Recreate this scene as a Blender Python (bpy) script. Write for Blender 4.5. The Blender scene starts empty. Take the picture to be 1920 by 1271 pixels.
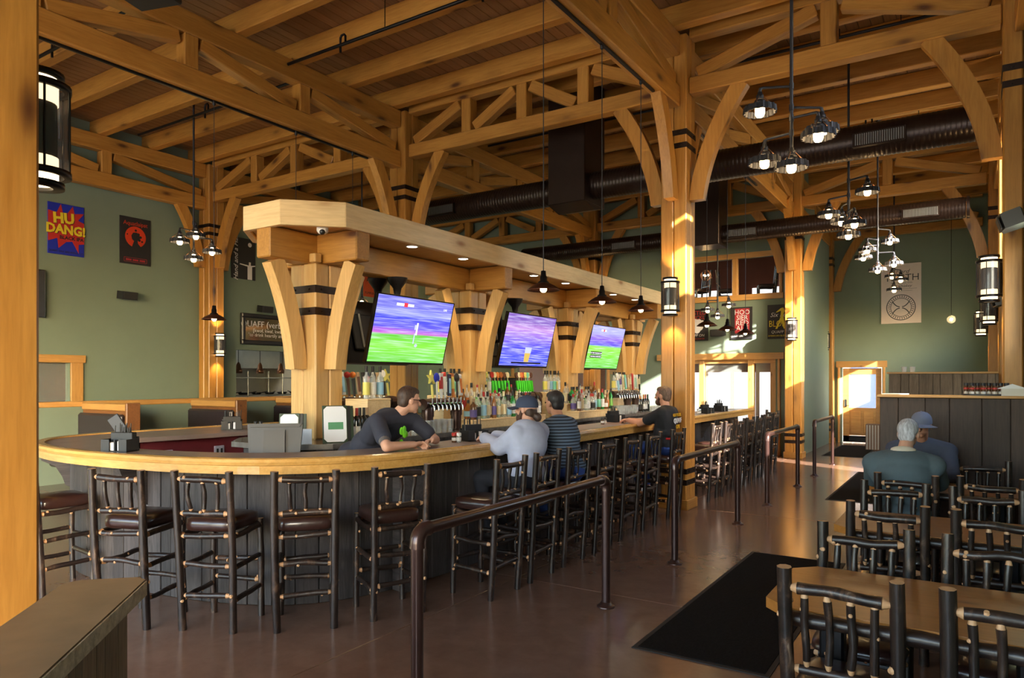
import bpy, bmesh, math, random
from mathutils import Vector, Matrix, Quaternion
random.seed(7)
PI = math.pi
R = math.radians
scene = bpy.context.scene
C = scene.collection

# ---------------------------------------------------------------- camera
cam_d = bpy.data.cameras.new('camera')
cam = bpy.data.objects.new('camera', cam_d); C.objects.link(cam)
cam_d.sensor_width = 36.0
cam_d.lens = 36.0 * 1320.0 / 1920.0
cam_d.shift_y = 75.5 / 1920.0
cam_d.clip_start = 0.05
cam.location = (0, 0, 1.70)
cam.rotation_euler = (PI / 2, 0, math.atan2(856, 1320))
scene.camera = cam

# ---------------------------------------------------------------- sky, sun, exposure
world = bpy.data.worlds.new('world'); scene.world = world
world.use_nodes = True
wn = world.node_tree.nodes; wl = world.node_tree.links
wn.clear()
w_out = wn.new('ShaderNodeOutputWorld'); w_bg = wn.new('ShaderNodeBackground'); w_sky = wn.new('ShaderNodeTexSky')
w_sky.sky_type = 'NISHITA'; w_sky.sun_disc = False
w_sky.sun_elevation = R(24); w_sky.sun_rotation = R(120); w_sky.air_density = 1.2; w_sky.dust_density = 2.0
w_bg.inputs['Strength'].default_value = 2.15
wl.new(w_sky.outputs[0], w_bg.inputs[0]); wl.new(w_bg.outputs[0], w_out.inputs[0])

SUN_DIR = Vector((-0.80, 0.45, -0.40)).normalized()
sun_d = bpy.data.lights.new('sun', 'SUN'); sun_d.energy = 30.0; sun_d.angle = R(0.6); sun_d.color = (1.0, 0.93, 0.82)
sun = bpy.data.objects.new('sun', sun_d); C.objects.link(sun)
sun.rotation_euler = SUN_DIR.to_track_quat('-Z', 'Y').to_euler()
sun.location = (8, -4, 8)

scene.view_settings.view_transform = 'Standard'
scene.view_settings.look = 'None'
scene.view_settings.gamma = 1.0
scene.view_settings.use_curve_mapping = False
scene.view_settings.exposure = 0.3
scene.cycles.max_bounces = 8
scene.cycles.diffuse_bounces = 5
scene.cycles.glossy_bounces = 4
scene.cycles.transmission_bounces = 6
scene.cycles.transparent_max_bounces = 8
scene.cycles.sample_clamp_indirect = 4.0
scene.cycles.caustics_reflective = False
scene.cycles.caustics_refractive = False

# ---------------------------------------------------------------- materials
MATS = {}
def srgb(r, g, b):
    f = lambda c: c / 12.92 if c <= 0.04045 else ((c + 0.055) / 1.055) ** 2.4
    return (f(r / 255), f(g / 255), f(b / 255), 1.0)
def new_mat(name):
    m = bpy.data.materials.new(name); m.use_nodes = True
    nt = m.node_tree; nt.nodes.clear()
    out = nt.nodes.new('ShaderNodeOutputMaterial'); b = nt.nodes.new('ShaderNodeBsdfPrincipled')
    nt.links.new(b.outputs[0], out.inputs[0])
    MATS[name] = m
    return m, nt, b
def coords(nt, scale, vary=True):
    tc = nt.nodes.new('ShaderNodeTexCoord'); mp = nt.nodes.new('ShaderNodeMapping')
    mp.inputs['Scale'].default_value = scale
    src = tc.outputs['Object']
    if vary:
        oi = nt.nodes.new('ShaderNodeObjectInfo'); ml = nt.nodes.new('ShaderNodeMath'); ml.operation = 'MULTIPLY'
        ml.inputs[1].default_value = 37.0
        nt.links.new(oi.outputs['Random'], ml.inputs[0])
        ad = nt.nodes.new('ShaderNodeVectorMath'); ad.operation = 'ADD'
        nt.links.new(src, ad.inputs[0]); nt.links.new(ml.outputs[0], ad.inputs[1])
        src = ad.outputs[0]
    nt.links.new(src, mp.inputs['Vector'])
    return mp.outputs[0]
def ramp(nt, fac, stops):
    r = nt.nodes.new('ShaderNodeValToRGB'); e = r.color_ramp.elements
    while len(e) < len(stops): e.new(0.5)
    for i, (p, c) in enumerate(stops):
        e[i].position = p; e[i].color = c if len(c) == 4 else (*c, 1)
    nt.links.new(fac, r.inputs[0])
    return r.outputs[0]
def noise(nt, vec, scale, detail=4.0, rough=0.55, dist=0.0):
    n = nt.nodes.new('ShaderNodeTexNoise')
    n.inputs['Scale'].default_value = scale; n.inputs['Detail'].default_value = detail
    n.inputs['Roughness'].default_value = rough; n.inputs['Distortion'].default_value = dist
    nt.links.new(vec, n.inputs['Vector'])
    return n.outputs['Fac']
def mixc(nt, fac, a, b, mode='MIX'):
    m = nt.nodes.new('ShaderNodeMix'); m.data_type = 'RGBA'; m.blend_type = mode
    for k, v in ((0, fac), (6, a), (7, b)):
        if isinstance(v, (int, float)): m.inputs[k].default_value = v
        elif isinstance(v, tuple): m.inputs[k].default_value = v if len(v) == 4 else (*v, 1)
        else: nt.links.new(v, m.inputs[k])
    return m.outputs[2]
def bump(nt, b, h, strength, dist=0.01):
    bp = nt.nodes.new('ShaderNodeBump'); bp.inputs['Strength'].default_value = strength
    bp.inputs['Distance'].default_value = dist
    nt.links.new(h, bp.inputs['Height']); nt.links.new(bp.outputs[0], b.inputs['Normal'])
def value_vary(nt, col, amount):
    oi = nt.nodes.new('ShaderNodeObjectInfo'); mr = nt.nodes.new('ShaderNodeMapRange')
    mr.inputs[3].default_value = 1 - amount; mr.inputs[4].default_value = 1 + amount
    nt.links.new(oi.outputs['Random'], mr.inputs[0])
    hs = nt.nodes.new('ShaderNodeHueSaturation')
    nt.links.new(mr.outputs[0], hs.inputs['Value']); nt.links.new(col, hs.inputs['Color'])
    return hs.outputs[0]
def plain(name, c, rough=0.5, metal=0.0, vary=0.06, scale=6.0, bmp=0.0, coat=0.0, spec=None, obj_vary=0.0):
    m, nt, b = new_mat(name)
    v = coords(nt, (1, 1, 1))
    n = noise(nt, v, scale)
    lo = tuple(max(0, x * (1 - vary)) for x in c[:3]); hi = tuple(min(1, x * (1 + vary)) for x in c[:3])
    col = ramp(nt, n, [(0.3, lo), (0.7, hi)])
    if obj_vary: col = value_vary(nt, col, obj_vary)
    nt.links.new(col, b.inputs['Base Color'])
    b.inputs['Roughness'].default_value = rough; b.inputs['Metallic'].default_value = metal
    if coat: b.inputs['Coat Weight'].default_value = coat; b.inputs['Coat Roughness'].default_value = 0.12
    if spec is not None: b.inputs['Specular IOR Level'].default_value = spec
    if bmp: bump(nt, b, n, bmp)
    return m
def wood(name, light, dark, knot, axis=0, rough=0.42, grain=1.0, knots=0.05, vary=0.1, coat=0.15, bmp=0.15, big=1.0):
    m, nt, b = new_mat(name)
    s = [7.0 * grain] * 3; s[axis] = 0.55 * grain
    v = coords(nt, tuple(s))
    n1 = noise(nt, v, 1.6, 5, 0.6, 1.2)
    n2 = noise(nt, v, 7.0, 3, 0.6, 0.3)
    col = ramp(nt, n1, [(0.28, dark), (0.5, tuple((a + c) / 2 for a, c in zip(light, dark))), (0.72, light)])
    col = mixc(nt, 0.22, col, ramp(nt, n2, [(0.35, tuple(x * 0.62 for x in dark[:3])), (0.6, light)]))
    s2 = [3.2 * big] * 3; s2[axis] = 1.15 * big
    vo = nt.nodes.new('ShaderNodeTexVoronoi'); vo.inputs['Scale'].default_value = 1.0
    nt.links.new(coords(nt, tuple(s2)), vo.inputs['Vector'])
    kf = ramp(nt, vo.outputs['Distance'], [(knots * 0.55, (1, 1, 1)), (knots * 1.6, (0.25, 0.25, 0.25)), (knots * 3.2, (0, 0, 0))])
    col = mixc(nt, kf, col, knot)
    col = value_vary(nt, col, vary)
    nt.links.new(col, b.inputs['Base Color'])
    b.inputs['Roughness'].default_value = rough
    if coat: b.inputs['Coat Weight'].default_value = coat; b.inputs['Coat Roughness'].default_value = 0.25
    if bmp: bump(nt, b, n1, bmp, 0.004)
    return m
def glow(name, c, strength, noise_scale=0):
    m = bpy.data.materials.new(name); m.use_nodes = True
    nt = m.node_tree; nt.nodes.clear()
    out = nt.nodes.new('ShaderNodeOutputMaterial'); e = nt.nodes.new('ShaderNodeEmission')
    e.inputs[0].default_value = (*c[:3], 1); e.inputs[1].default_value = strength
    nt.links.new(e.outputs[0], out.inputs[0]); MATS[name] = m
    return m
def glass(name, c, rough=0.02, alpha=0.35):
    m, nt, b = new_mat(name)
    v = coords(nt, (1, 1, 1)); n = noise(nt, v, 9.0)
    col = ramp(nt, n, [(0.3, tuple(x * 0.92 for x in c[:3])), (0.7, tuple(c[:3]))])
    nt.links.new(col, b.inputs['Base Color'])
    b.inputs['Roughness'].default_value = rough; b.inputs['Alpha'].default_value = alpha
    b.inputs['Coat Weight'].default_value = 0.6
    return m

wood('timber', (0.54, 0.270, 0.058), (0.385, 0.165, 0.026), (0.085, 0.028, 0.008), knots=0.10)
wood('timber_z', (0.54, 0.270, 0.058), (0.385, 0.165, 0.026), (0.085, 0.028, 0.008), axis=2, knots=0.10)
wood('timber_light', (0.70, 0.445, 0.175), (0.57, 0.325, 0.105), (0.22, 0.085, 0.025), knots=0.085)
wood('timber_light_z', (0.70, 0.445, 0.175), (0.57, 0.325, 0.105), (0.22, 0.085, 0.025), axis=2, knots=0.06)
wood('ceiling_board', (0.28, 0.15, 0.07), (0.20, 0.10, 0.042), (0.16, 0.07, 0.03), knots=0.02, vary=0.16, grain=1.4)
wood('fascia', (0.84, 0.64, 0.36), (0.72, 0.49, 0.235), (0.36, 0.16, 0.055), knots=0.07, big=0.8)
wood('nosing', (0.72, 0.42, 0.13), (0.60, 0.31, 0.075), (0.25, 0.09, 0.02), rough=0.22, coat=0.6, knots=0.02)
wood('table_top', (0.46, 0.195, 0.042), (0.34, 0.125, 0.024), (0.12, 0.035, 0.008), rough=0.3, coat=0.35, knots=0.04)
wood('trim_wood', (0.62, 0.34, 0.10), (0.48, 0.235, 0.06), (0.2, 0.07, 0.02), knots=0.03)
wood('barnwood', (0.085, 0.073, 0.072), (0.026, 0.022, 0.024), (0.02, 0.015, 0.012), rough=0.72, grain=2.4, coat=0.0, vary=0.32, bmp=0.6, knots=0.02)
wood('barnwood_brown', (0.080, 0.050, 0.036), (0.040, 0.024, 0.018), (0.02, 0.012, 0.01), rough=0.6, grain=2.2, coat=0.0, vary=0.2, bmp=0.5, knots=0.02)
wood('barnwood_grey', (0.30, 0.235, 0.18), (0.14, 0.105, 0.082), (0.05, 0.035, 0.025), rough=0.75, grain=2.4, coat=0.0, vary=0.25, bmp=0.8, knots=0.02)
wood('booth_wood', (0.26, 0.105, 0.032), (0.17, 0.065, 0.02), (0.1, 0.03, 0.01), rough=0.35, knots=0.04)
plain('wall_green', srgb(122, 138, 122), 0.85, vary=0.03, scale=2.0)
plain('wall_dark', srgb(120, 60, 40), 0.8)
plain('maroon', srgb(120, 40, 48), 0.6)
plain('concrete_cap', srgb(110, 92, 70), 0.45, vary=0.2, scale=5, bmp=0.15)
plain('cap_edge', srgb(186, 178, 166), 0.8, vary=0.3, scale=40, bmp=0.6)
plain('stone_top', srgb(112, 108, 104), 0.25, vary=0.25, scale=9, coat=0.3)
plain('counter_top', srgb(140, 120, 112), 0.42, vary=0.12, scale=3.5, coat=0.12)
plain('leather', srgb(52, 32, 28), 0.28, vary=0.15, scale=30, bmp=0.08, coat=0.3)
plain('booth_leather', srgb(50, 42, 46), 0.35, vary=0.1, scale=20, bmp=0.05)
plain('black_metal', srgb(34, 33, 36), 0.38, metal=0.7, vary=0.15, scale=30)
plain('iron_band', srgb(52, 40, 36), 0.45, metal=0.6, vary=0.25, scale=14)
plain('bronze_pipe', srgb(70, 48, 44), 0.3, metal=0.5, vary=0.06, scale=30, coat=0.25)
plain('lantern_core', srgb(70, 60, 58), 0.35)
plain('lamp_pipe', srgb(58, 60, 68), 0.5, metal=0.6, vary=0.15, scale=20)
plain('shade_metal', srgb(96, 60, 48), 0.4, metal=0.8, vary=0.2, scale=12)
plain('duct', srgb(50, 38, 34), 0.33, metal=0.5, vary=0.12, scale=6)
plain('grille', srgb(120, 124, 128), 0.5, metal=0.5)
plain('black_plastic', srgb(30, 31, 34), 0.42, vary=0.1)
plain('grey_plastic', srgb(48, 51, 56), 0.45, vary=0.1)
plain('tv_black', srgb(20, 20, 24), 0.25, vary=0.1)
plain('mat_black', srgb(29, 27, 26), 0.95, vary=0.25, scale=60, bmp=0.5, spec=0.1)
plain('rubber_edge', srgb(38, 37, 36), 0.7, vary=0.1)
plain('chrome', srgb(205, 208, 212), 0.16, metal=1.0, vary=0.04)
plain('steel', srgb(168, 172, 168), 0.3, metal=0.8, vary=0.08, scale=3)
plain('paper', srgb(232, 234, 240), 0.6, vary=0.02)
plain('white', srgb(236, 236, 234), 0.5, vary=0.02)
plain('off_white', srgb(222, 216, 204), 0.6, vary=0.03)
plain('menu_green', srgb(88, 150, 108), 0.5)
plain('menu_cover', srgb(44, 62, 44), 0.4)
plain('outlet', srgb(200, 196, 210), 0.4)
plain('poster_black', srgb(34, 32, 34), 0.6, vary=0.05)
plain('poster_blue', srgb(24, 44, 178), 0.6, vary=0.04)
plain('poster_red', srgb(190, 44, 40), 0.6, vary=0.04)
plain('poster_orange', srgb(214, 62, 26), 0.6, vary=0.05)
plain('poster_yellow', srgb(236, 216, 50), 0.6, vary=0.04)
plain('poster_white', srgb(232, 230, 232), 0.6, vary=0.02)
plain('poster_cream', srgb(226, 214, 208), 0.6, vary=0.02)
plain('poster_crimson', srgb(168, 36, 48), 0.6, vary=0.03)
plain('poster_pumpkin', srgb(176, 70, 34), 0.6, vary=0.05)
plain('ink', srgb(60, 66, 72), 0.6, vary=0.05)
plain('mirror', srgb(150, 130, 110), 0.06, metal=0.9, vary=0.02)
plain('frame_black', srgb(30, 32, 40), 0.3, vary=0.1, bmp=0.2)
plain('box_card', srgb(150, 118, 96), 0.8, vary=0.12, scale=10)
plain('kitchen_wall', srgb(214, 214, 200), 0.5)
plain('cap_navy_glass', srgb(60, 74, 110), 0.1)
plain('copper', srgb(120, 84, 62), 0.3, metal=0.8)
glass('pane', (0.85, 0.93, 0.92), 0.02, 0.12)
glass('clear_glass', (0.80, 0.86, 0.88), 0.03, 0.25)
glass('dark_mesh', (0.06, 0.055, 0.06), 0.4, 0.72)
glow('bulb', (1.0, 0.66, 0.30), 24.0)
glow('bulb_small', (1.0, 0.62, 0.26), 45.0)
glow('sconce_glow', (1.0, 0.76, 0.42), 5.0)
glow('downlight', (1.0, 0.86, 0.62), 26.0)
glow('kitchen_light', (1.0, 0.98, 0.9), 5.0)
glow('frosted_window', (0.97, 0.98, 0.95), 1.15)  # pane emission stands in for daylight behind the frosted glass

def bark_mat():
    m, nt, b = new_mat('bark')
    v = coords(nt, (9, 9, 4))
    n = noise(nt, v, 1.7, 5, 0.68, 0.8)
    n2 = noise(nt, v, 0.55, 3, 0.5)
    col = ramp(nt, n, [(0.36, srgb(17, 12, 11)), (0.52, srgb(42, 29, 24)), (0.63, srgb(88, 66, 52)), (0.74, srgb(150, 130, 110))])
    col = mixc(nt, ramp(nt, n2, [(0.4, (0, 0, 0)), (0.62, (1, 1, 1))]), col, srgb(38, 27, 23))
    nt.links.new(value_vary(nt, col, 0.25), b.inputs['Base Color'])
    b.inputs['Roughness'].default_value = 0.42
    b.inputs['Coat Weight'].default_value = 0.25; b.inputs['Coat Roughness'].default_value = 0.2
    bump(nt, b, n, 0.5, 0.006)
bark_mat()
plain('cut_wood', srgb(206, 160, 118), 0.5, vary=0.15, scale=25)

def floor_mat():
    m, nt, b = new_mat('floor_concrete')
    v = coords(nt, (1, 1, 1), vary=False)
    n1 = noise(nt, v, 0.9, 6, 0.62, 0.8); n2 = noise(nt, v, 6.0, 5, 0.65, 0.4)
    col = ramp(nt, n1, [(0.3, srgb(108, 80, 66)), (0.5, srgb(122, 92, 76)), (0.7, srgb(134, 106, 90))])
    col = mixc(nt, 0.35, col, ramp(nt, n2, [(0.3, srgb(98, 72, 60)), (0.7, srgb(138, 108, 92))]))
    nt.links.new(col, b.inputs['Base Color'])
    rr = nt.nodes.new('ShaderNodeMapRange'); rr.inputs[3].default_value = 0.17; rr.inputs[4].default_value = 0.22
    nt.links.new(n2, rr.inputs[0]); nt.links.new(rr.outputs[0], b.inputs['Roughness'])
    b.inputs['Specular IOR Level'].default_value = 0.6
floor_mat()

def screen_mat(name, stops, streak=0.35, strength=1.5, horiz=(0.5, 1, 14)):
    m = bpy.data.materials.new(name); m.use_nodes = True
    nt = m.node_tree; nt.nodes.clear(); MATS[name] = m
    out = nt.nodes.new('ShaderNodeOutputMaterial'); e = nt.nodes.new('ShaderNodeEmission')
    tc = nt.nodes.new('ShaderNodeTexCoord'); sp = nt.nodes.new('ShaderNodeSeparateXYZ')
    nt.links.new(tc.outputs['Generated'], sp.inputs[0])
    n = noise(nt, coords(nt, horiz, False), 1.6, 4, 0.6)
    ad = nt.nodes.new('ShaderNodeMath'); ad.operation = 'MULTIPLY_ADD'
    nt.links.new(n, ad.inputs[0]); ad.inputs[1].default_value = streak * 0.25
    nt.links.new(sp.outputs['Z'], ad.inputs[2])
    col = ramp(nt, ad.outputs[0], stops)
    n2 = noise(nt, coords(nt, (1.0, 1, 30), False), 2.2, 3, 0.5)
    col = mixc(nt, ramp(nt, n2, [(0.45, (0, 0, 0)), (0.75, (streak, streak, streak))]), col, (0.85, 0.85, 1.0))
    nt.links.new(col, e.inputs[0]); e.inputs[1].default_value = strength
    nt.links.new(e.outputs[0], out.inputs[0])
GR, GR2, VI, BL, PK = (0.10, 0.42, 0.04), (0.18, 0.55, 0.05), (0.10, 0.08, 0.55), (0.05, 0.06, 0.75), (0.42, 0.10, 0.45)
screen_mat('screen_soccer', [(0.0, GR), (0.30, GR2), (0.47, GR), (0.50, PK), (0.58, VI), (0.74, BL), (0.80, (0.25, 0.27, 0.75)), (0.9, (0.12, 0.12, 0.5))])
screen_mat('screen_crowd', [(0.0, (0.03, 0.04, 0.35)), (0.12, (0.05, 0.07, 0.6)), (0.45, (0.08, 0.07, 0.62)), (0.62, (0.20, 0.12, 0.62)), (0.8, (0.38, 0.2, 0.5)), (0.95, (0.16, 0.08, 0.35))], streak=0.5, horiz=(5, 1, 6))
screen_mat('screen_pitch', [(0.0, GR), (0.35, GR2), (0.55, (0.22, 0.6, 0.05)), (0.6, VI), (0.75, (0.2, 0.1, 0.6)), (0.9, (0.3, 0.3, 0.8))])
screen_mat('screen_blue', [(0.0, (0.05, 0.3, 0.6)), (0.5, (0.2, 0.55, 0.8)), (1.0, (0.3, 0.6, 0.9))])

# ---------------------------------------------------------------- mesh helpers
class MB:
    """collects shapes into one mesh; every shape may name a material slot"""
    def __init__(s): s.v = []; s.f = []; s.m = []; s.sm = []
    def add(s, vs, fs, mi=0, smooth=False):
        o = len(s.v); s.v += [tuple(x) for x in vs]
        for f in fs: s.f.append(tuple(i + o for i in f)); s.m.append(mi); s.sm.append(smooth)
    def box(s, lo, hi, mi=0):
        x0, y0, z0 = lo; x1, y1, z1 = hi
        s.add([(x0, y0, z0), (x1, y0, z0), (x1, y1, z0), (x0, y1, z0), (x0, y0, z1), (x1, y0, z1), (x1, y1, z1), (x0, y1, z1)],
              [(3, 2, 1, 0), (4, 5, 6, 7), (0, 1, 5, 4), (1, 2, 6, 5), (2, 3, 7, 6), (3, 0, 4, 7)], mi)
    def cbox(s, lo, hi, c=0.01, mi=0):
        """box whose twelve edges are chamfered"""
        c = min(c, *(0.49 * (b - a) for a, b in zip(lo, hi)))
        vs = []; ix = {}
        for sx in (0, 1):
            for sy in (0, 1):
                for sz in (0, 1):
                    p = [lo[0] if not sx else hi[0], lo[1] if not sy else hi[1], lo[2] if not sz else hi[2]]
                    d = [1 if not sx else -1, 1 if not sy else -1, 1 if not sz else -1]
                    for a in range(3):
                        q = [p[k] + (d[k] * c if k != a else 0) for k in range(3)]
                        ix[(sx, sy, sz, a)] = len(vs); vs.append(q)
        fs = []
        def quad(keys):
            pts = [Vector(vs[ix[k]]) for k in keys]
            n = (pts[1] - pts[0]).cross(pts[2] - pts[0])
            cen = sum(pts, Vector()) / len(pts) - (Vector(lo) + Vector(hi)) / 2
            fs.append(tuple(ix[k] for k in (keys if n.dot(cen) > 0 else keys[::-1])))
        for a in range(3):
            b, d = [k for k in range(3) if k != a]
            for sa in (0, 1):
                ks = []
                for sb, sd in ((0, 0), (1, 0), (1, 1), (0, 1)):
                    t = [0, 0, 0]; t[a] = sa; t[b] = sb; t[d] = sd; ks.append((*t, a))
                quad(ks)
        for a in range(3):
            b, d = [k for k in range(3) if k != a]
            for sb in (0, 1):
                for sd in (0, 1):
                    t0 = [0, 0, 0]; t0[b] = sb; t0[d] = sd; t1 = list(t0); t1[a] = 1
                    quad([(*t0, b), (*t1, b), (*t1, d), (*t0, d)])
        for sx in (0, 1):
            for sy in (0, 1):
                for sz in (0, 1):
                    quad([(sx, sy, sz, 0), (sx, sy, sz, 1), (sx, sy, sz, 2)])
        s.add(vs, fs, mi)
    def tube(s, pts, rad, n=10, mi=0, cap=True, cap_mi=None, smooth=True, squash=1.0):
        pts = [Vector(p) for p in pts]
        if isinstance(rad, (int, float)): rad = [rad] * len(pts)
        vs = []; up = None
        for i, p in enumerate(pts):
            t = (pts[min(i + 1, len(pts) - 1)] - pts[max(i - 1, 0)]).normalized()
            if up is None:
                up = Vector((0, 0, 1)) if abs(t.z) < 0.9 else Vector((1, 0, 0))
            a = t.cross(up).normalized(); b = a.cross(t).normalized(); up = b
            for k in range(n):
                th = 2 * PI * k / n
                vs.append(p + a * (math.cos(th) * rad[i]) + b * (math.sin(th) * rad[i] * squash))
        fs = []
        for i in range(len(pts) - 1):
            for k in range(n):
                k2 = (k + 1) % n
                fs.append((i * n + k, i * n + k2, (i + 1) * n + k2, (i + 1) * n + k))
        s.add(vs, fs, mi, smooth)
        if cap:
            s.add(vs[:n], [tuple(range(n))[::-1]], mi if cap_mi is None else cap_mi)
            s.add(vs[-n:], [tuple(range(n))], mi if cap_mi is None else cap_mi)
    def lathe(s, prof, n=16, mi=0, center=(0, 0, 0), smooth=True, caps=True):
        """prof: list of (radius, z)"""
        cx, cy, cz = center; vs = []
        for r, z in prof:
            for k in range(n):
                th = 2 * PI * k / n
                vs.append((cx + r * math.cos(th), cy + r * math.sin(th), cz + z))
        fs = []
        for i in range(len(prof) - 1):
            for k in range(n):
                k2 = (k + 1) % n
                fs.append((i * n + k, i * n + k2, (i + 1) * n + k2, (i + 1) * n + k))
        s.add(vs, fs, mi, smooth)
        if caps:
            if prof[0][0] > 1e-4: s.add(vs[:n], [tuple(range(n))[::-1]], mi)
            if prof[-1][0] > 1e-4: s.add(vs[-n:], [tuple(range(n))], mi)
    def prism(s, poly, a, b, axis=2, mi=0, smooth=False):
        """polygon (2-D, counter-clockwise) extruded from a to b along axis"""
        def P(u, v, w):
            return {2: (u, v, w), 1: (u, w, v), 0: (w, u, v)}[axis]
        n = len(poly)
        vs = [P(u, v, a) for u, v in poly] + [P(u, v, b) for u, v in poly]
        fs = [tuple(range(n))[::-1], tuple(range(n, 2 * n))] + [(i, (i + 1) % n, n + (i + 1) % n, n + i) for i in range(n)]
        if axis == 1: fs = [f[::-1] for f in fs]
        s.add(vs, fs, mi, smooth)
    def ball(s, c, r, n=12, m=8, mi=0, rot=None):
        if isinstance(r, (int, float)): r = (r, r, r)
        vs = []; c = Vector(c)
        for i in range(m + 1):
            ph = PI * i / m
            for k in range(n):
                th = 2 * PI * k / n
                p = Vector((r[0] * math.sin(ph) * math.cos(th), r[1] * math.sin(ph) * math.sin(th), r[2] * math.cos(ph)))
                if rot is not None: p = rot @ p
                vs.append(c + p)
        fs = []
        for i in range(m):
            for k in range(n):
                k2 = (k + 1) % n
                if i == 0: fs.append((k, n + k, n + k2))
                elif i == m - 1: fs.append((i * n + k, (i + 1) * n + k, i * n + k2))
                else: fs.append((i * n + k, (i + 1) * n + k, (i + 1) * n + k2, i * n + k2))
        s.add(vs, fs, mi, True)
    def mesh(s, name, mats):
        me = bpy.data.meshes.new(name); me.from_pydata(s.v, [], s.f)
        for m in (mats if isinstance(mats, (list, tuple)) else [mats]): me.materials.append(MATS[m])
        me.polygons.foreach_set('material_index', s.m)
        me.polygons.foreach_set('use_smooth', s.sm)
        me.update()
        return me
    def build(s, name, mats, parent=None, loc=(0, 0, 0), rotz=0.0):
        return obj(name, s.mesh(name, mats), parent, loc, rotz)
def obj(name, data, parent=None, loc=(0, 0, 0), rotz=0.0, mat=None):
    o = bpy.data.objects.new(name, data); C.objects.link(o)
    o.parent = parent
    if mat is not None: o.matrix_basis = mat
    else: o.location = loc; o.rotation_euler = (0, 0, rotz)
    return o
def tag(o, label=None, cat=None, group=None, kind=None):
    if label: o['label'] = label
    if cat: o['category'] = cat
    if group: o['group'] = group
    if kind: o['kind'] = kind
    return o
def thing(name, label, cat, loc=(0, 0, 0), rotz=0.0, group=None, kind=None):
    o = bpy.data.objects.new(name, None); C.objects.link(o)
    o.location = loc; o.rotation_euler = (0, 0, rotz); o.empty_display_size = 0.1
    return tag(o, label, cat, group, kind)
def struct(o, label=None):
    o['kind'] = 'structure'
    if label: o['label'] = label
    return o
def world_of(o):
    m = o.matrix_basis.copy()
    if o.parent: m = world_of(o.parent) @ m
    return m
def copy_tree(o, parent=None):
    c = o.copy(); C.objects.link(c); c.parent = parent
    for ch in list(o.children): copy_tree(ch, c)
    return c
BOXES = {}
def boxmesh(dx, dy, dz, mat, c=0.012):
    """chamfered box from x=0..dx, centred in y and z"""
    k = (round(dx, 3), round(dy, 3), round(dz, 3), mat, c)
    if k not in BOXES:
        b = MB(); b.cbox((0, -dy / 2, -dz / 2), (dx, dy / 2, dz / 2), c); BOXES[k] = b.mesh('timber', mat)
    return BOXES[k]
def beam(name, p0, p1, w, h, mat, parent=None, c=0.012):
    """timber from p0 to p1 (world), w wide (horizontal), h deep; grain along its own X"""
    p0 = Vector(p0); p1 = Vector(p1); d = p1 - p0; L = d.length; x = d / L
    up = Vector((0, 0, 1)) if abs(x.z) < 0.95 else Vector((0, 1, 0))
    y = up.cross(x).normalized(); z = x.cross(y)
    m = Matrix((( x.x, y.x, z.x, p0.x), (x.y, y.y, z.y, p0.y), (x.z, y.z, z.z, p0.z), (0, 0, 0, 1)))
    if parent: m = world_of(parent).inverted() @ m
    return obj(name, boxmesh(L, w, h, mat, c), parent, mat=m)
def text(name, body, size, mat, parent, m, align='CENTER', ext=0.001, shear=0.0, sx=1.0, bold=0.0):
    """lettering: text curve whose local x runs along the words and local y up"""
    cu = bpy.data.curves.new(name, 'FONT'); cu.body = body; cu.size = size; cu.align_x = align; cu.align_y = 'CENTER'
    cu.extrude = ext; cu.shear = shear; cu.offset = bold; cu.resolution_u = 2
    tmp = bpy.data.objects.new(name, cu); C.objects.link(tmp)
    bpy.context.view_layer.update()
    me = bpy.data.meshes.new_from_object(tmp); C.objects.unlink(tmp); bpy.data.objects.remove(tmp); bpy.data.curves.remove(cu)
    me.materials.clear(); me.materials.append(MATS[mat])
    o = bpy.data.objects.new(name, me); C.objects.link(o); o.parent = parent
    o.matrix_basis = m @ Matrix.Diagonal((sx, 1, 1, 1))
    return o
ORD = ['first', 'second', 'third', 'fourth', 'fifth', 'sixth', 'seventh', 'eighth', 'ninth', 'tenth', 'eleventh', 'twelfth',
       'thirteenth', 'fourteenth', 'fifteenth', 'sixteenth', 'seventeenth', 'eighteenth', 'nineteenth', 'twentieth',
       'twenty-first', 'twenty-second', 'twenty-third', 'twenty-fourth', 'twenty-fifth', 'twenty-sixth', 'twenty-seventh', 'twenty-eighth']
def catmull(pts, n=6, closed=False):
    P = [Vector(p) for p in pts]; out = []
    N = len(P)
    for i in range(N if closed else N - 1):
        a, b, c, d = (P[(i - 1) % N], P[i], P[(i + 1) % N], P[(i + 2) % N]) if closed else (P[max(i - 1, 0)], P[i], P[i + 1], P[min(i + 2, N - 1)])
        for k in range(n):
            t = k / n
            out.append(0.5 * ((2 * b) + (c - a) * t + (2 * a - 5 * b + 4 * c - d) * t * t + (3 * b - a - 3 * c + d) * t ** 3))
    if not closed: out.append(P[-1])
    return out
def offset_path(pts, d):
    """shift a 2-D path to its left by d"""
    out = []
    for i, p in enumerate(pts):
        t = (pts[min(i + 1, len(pts) - 1)] - pts[max(i - 1, 0)]).normalized()
        out.append(Vector((p.x - t.y * d, p.y + t.x * d)))
    return out

# ================================================================ THE SETTING
CEIL = 6.48
XL, XR = -13.7, 0.48
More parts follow.
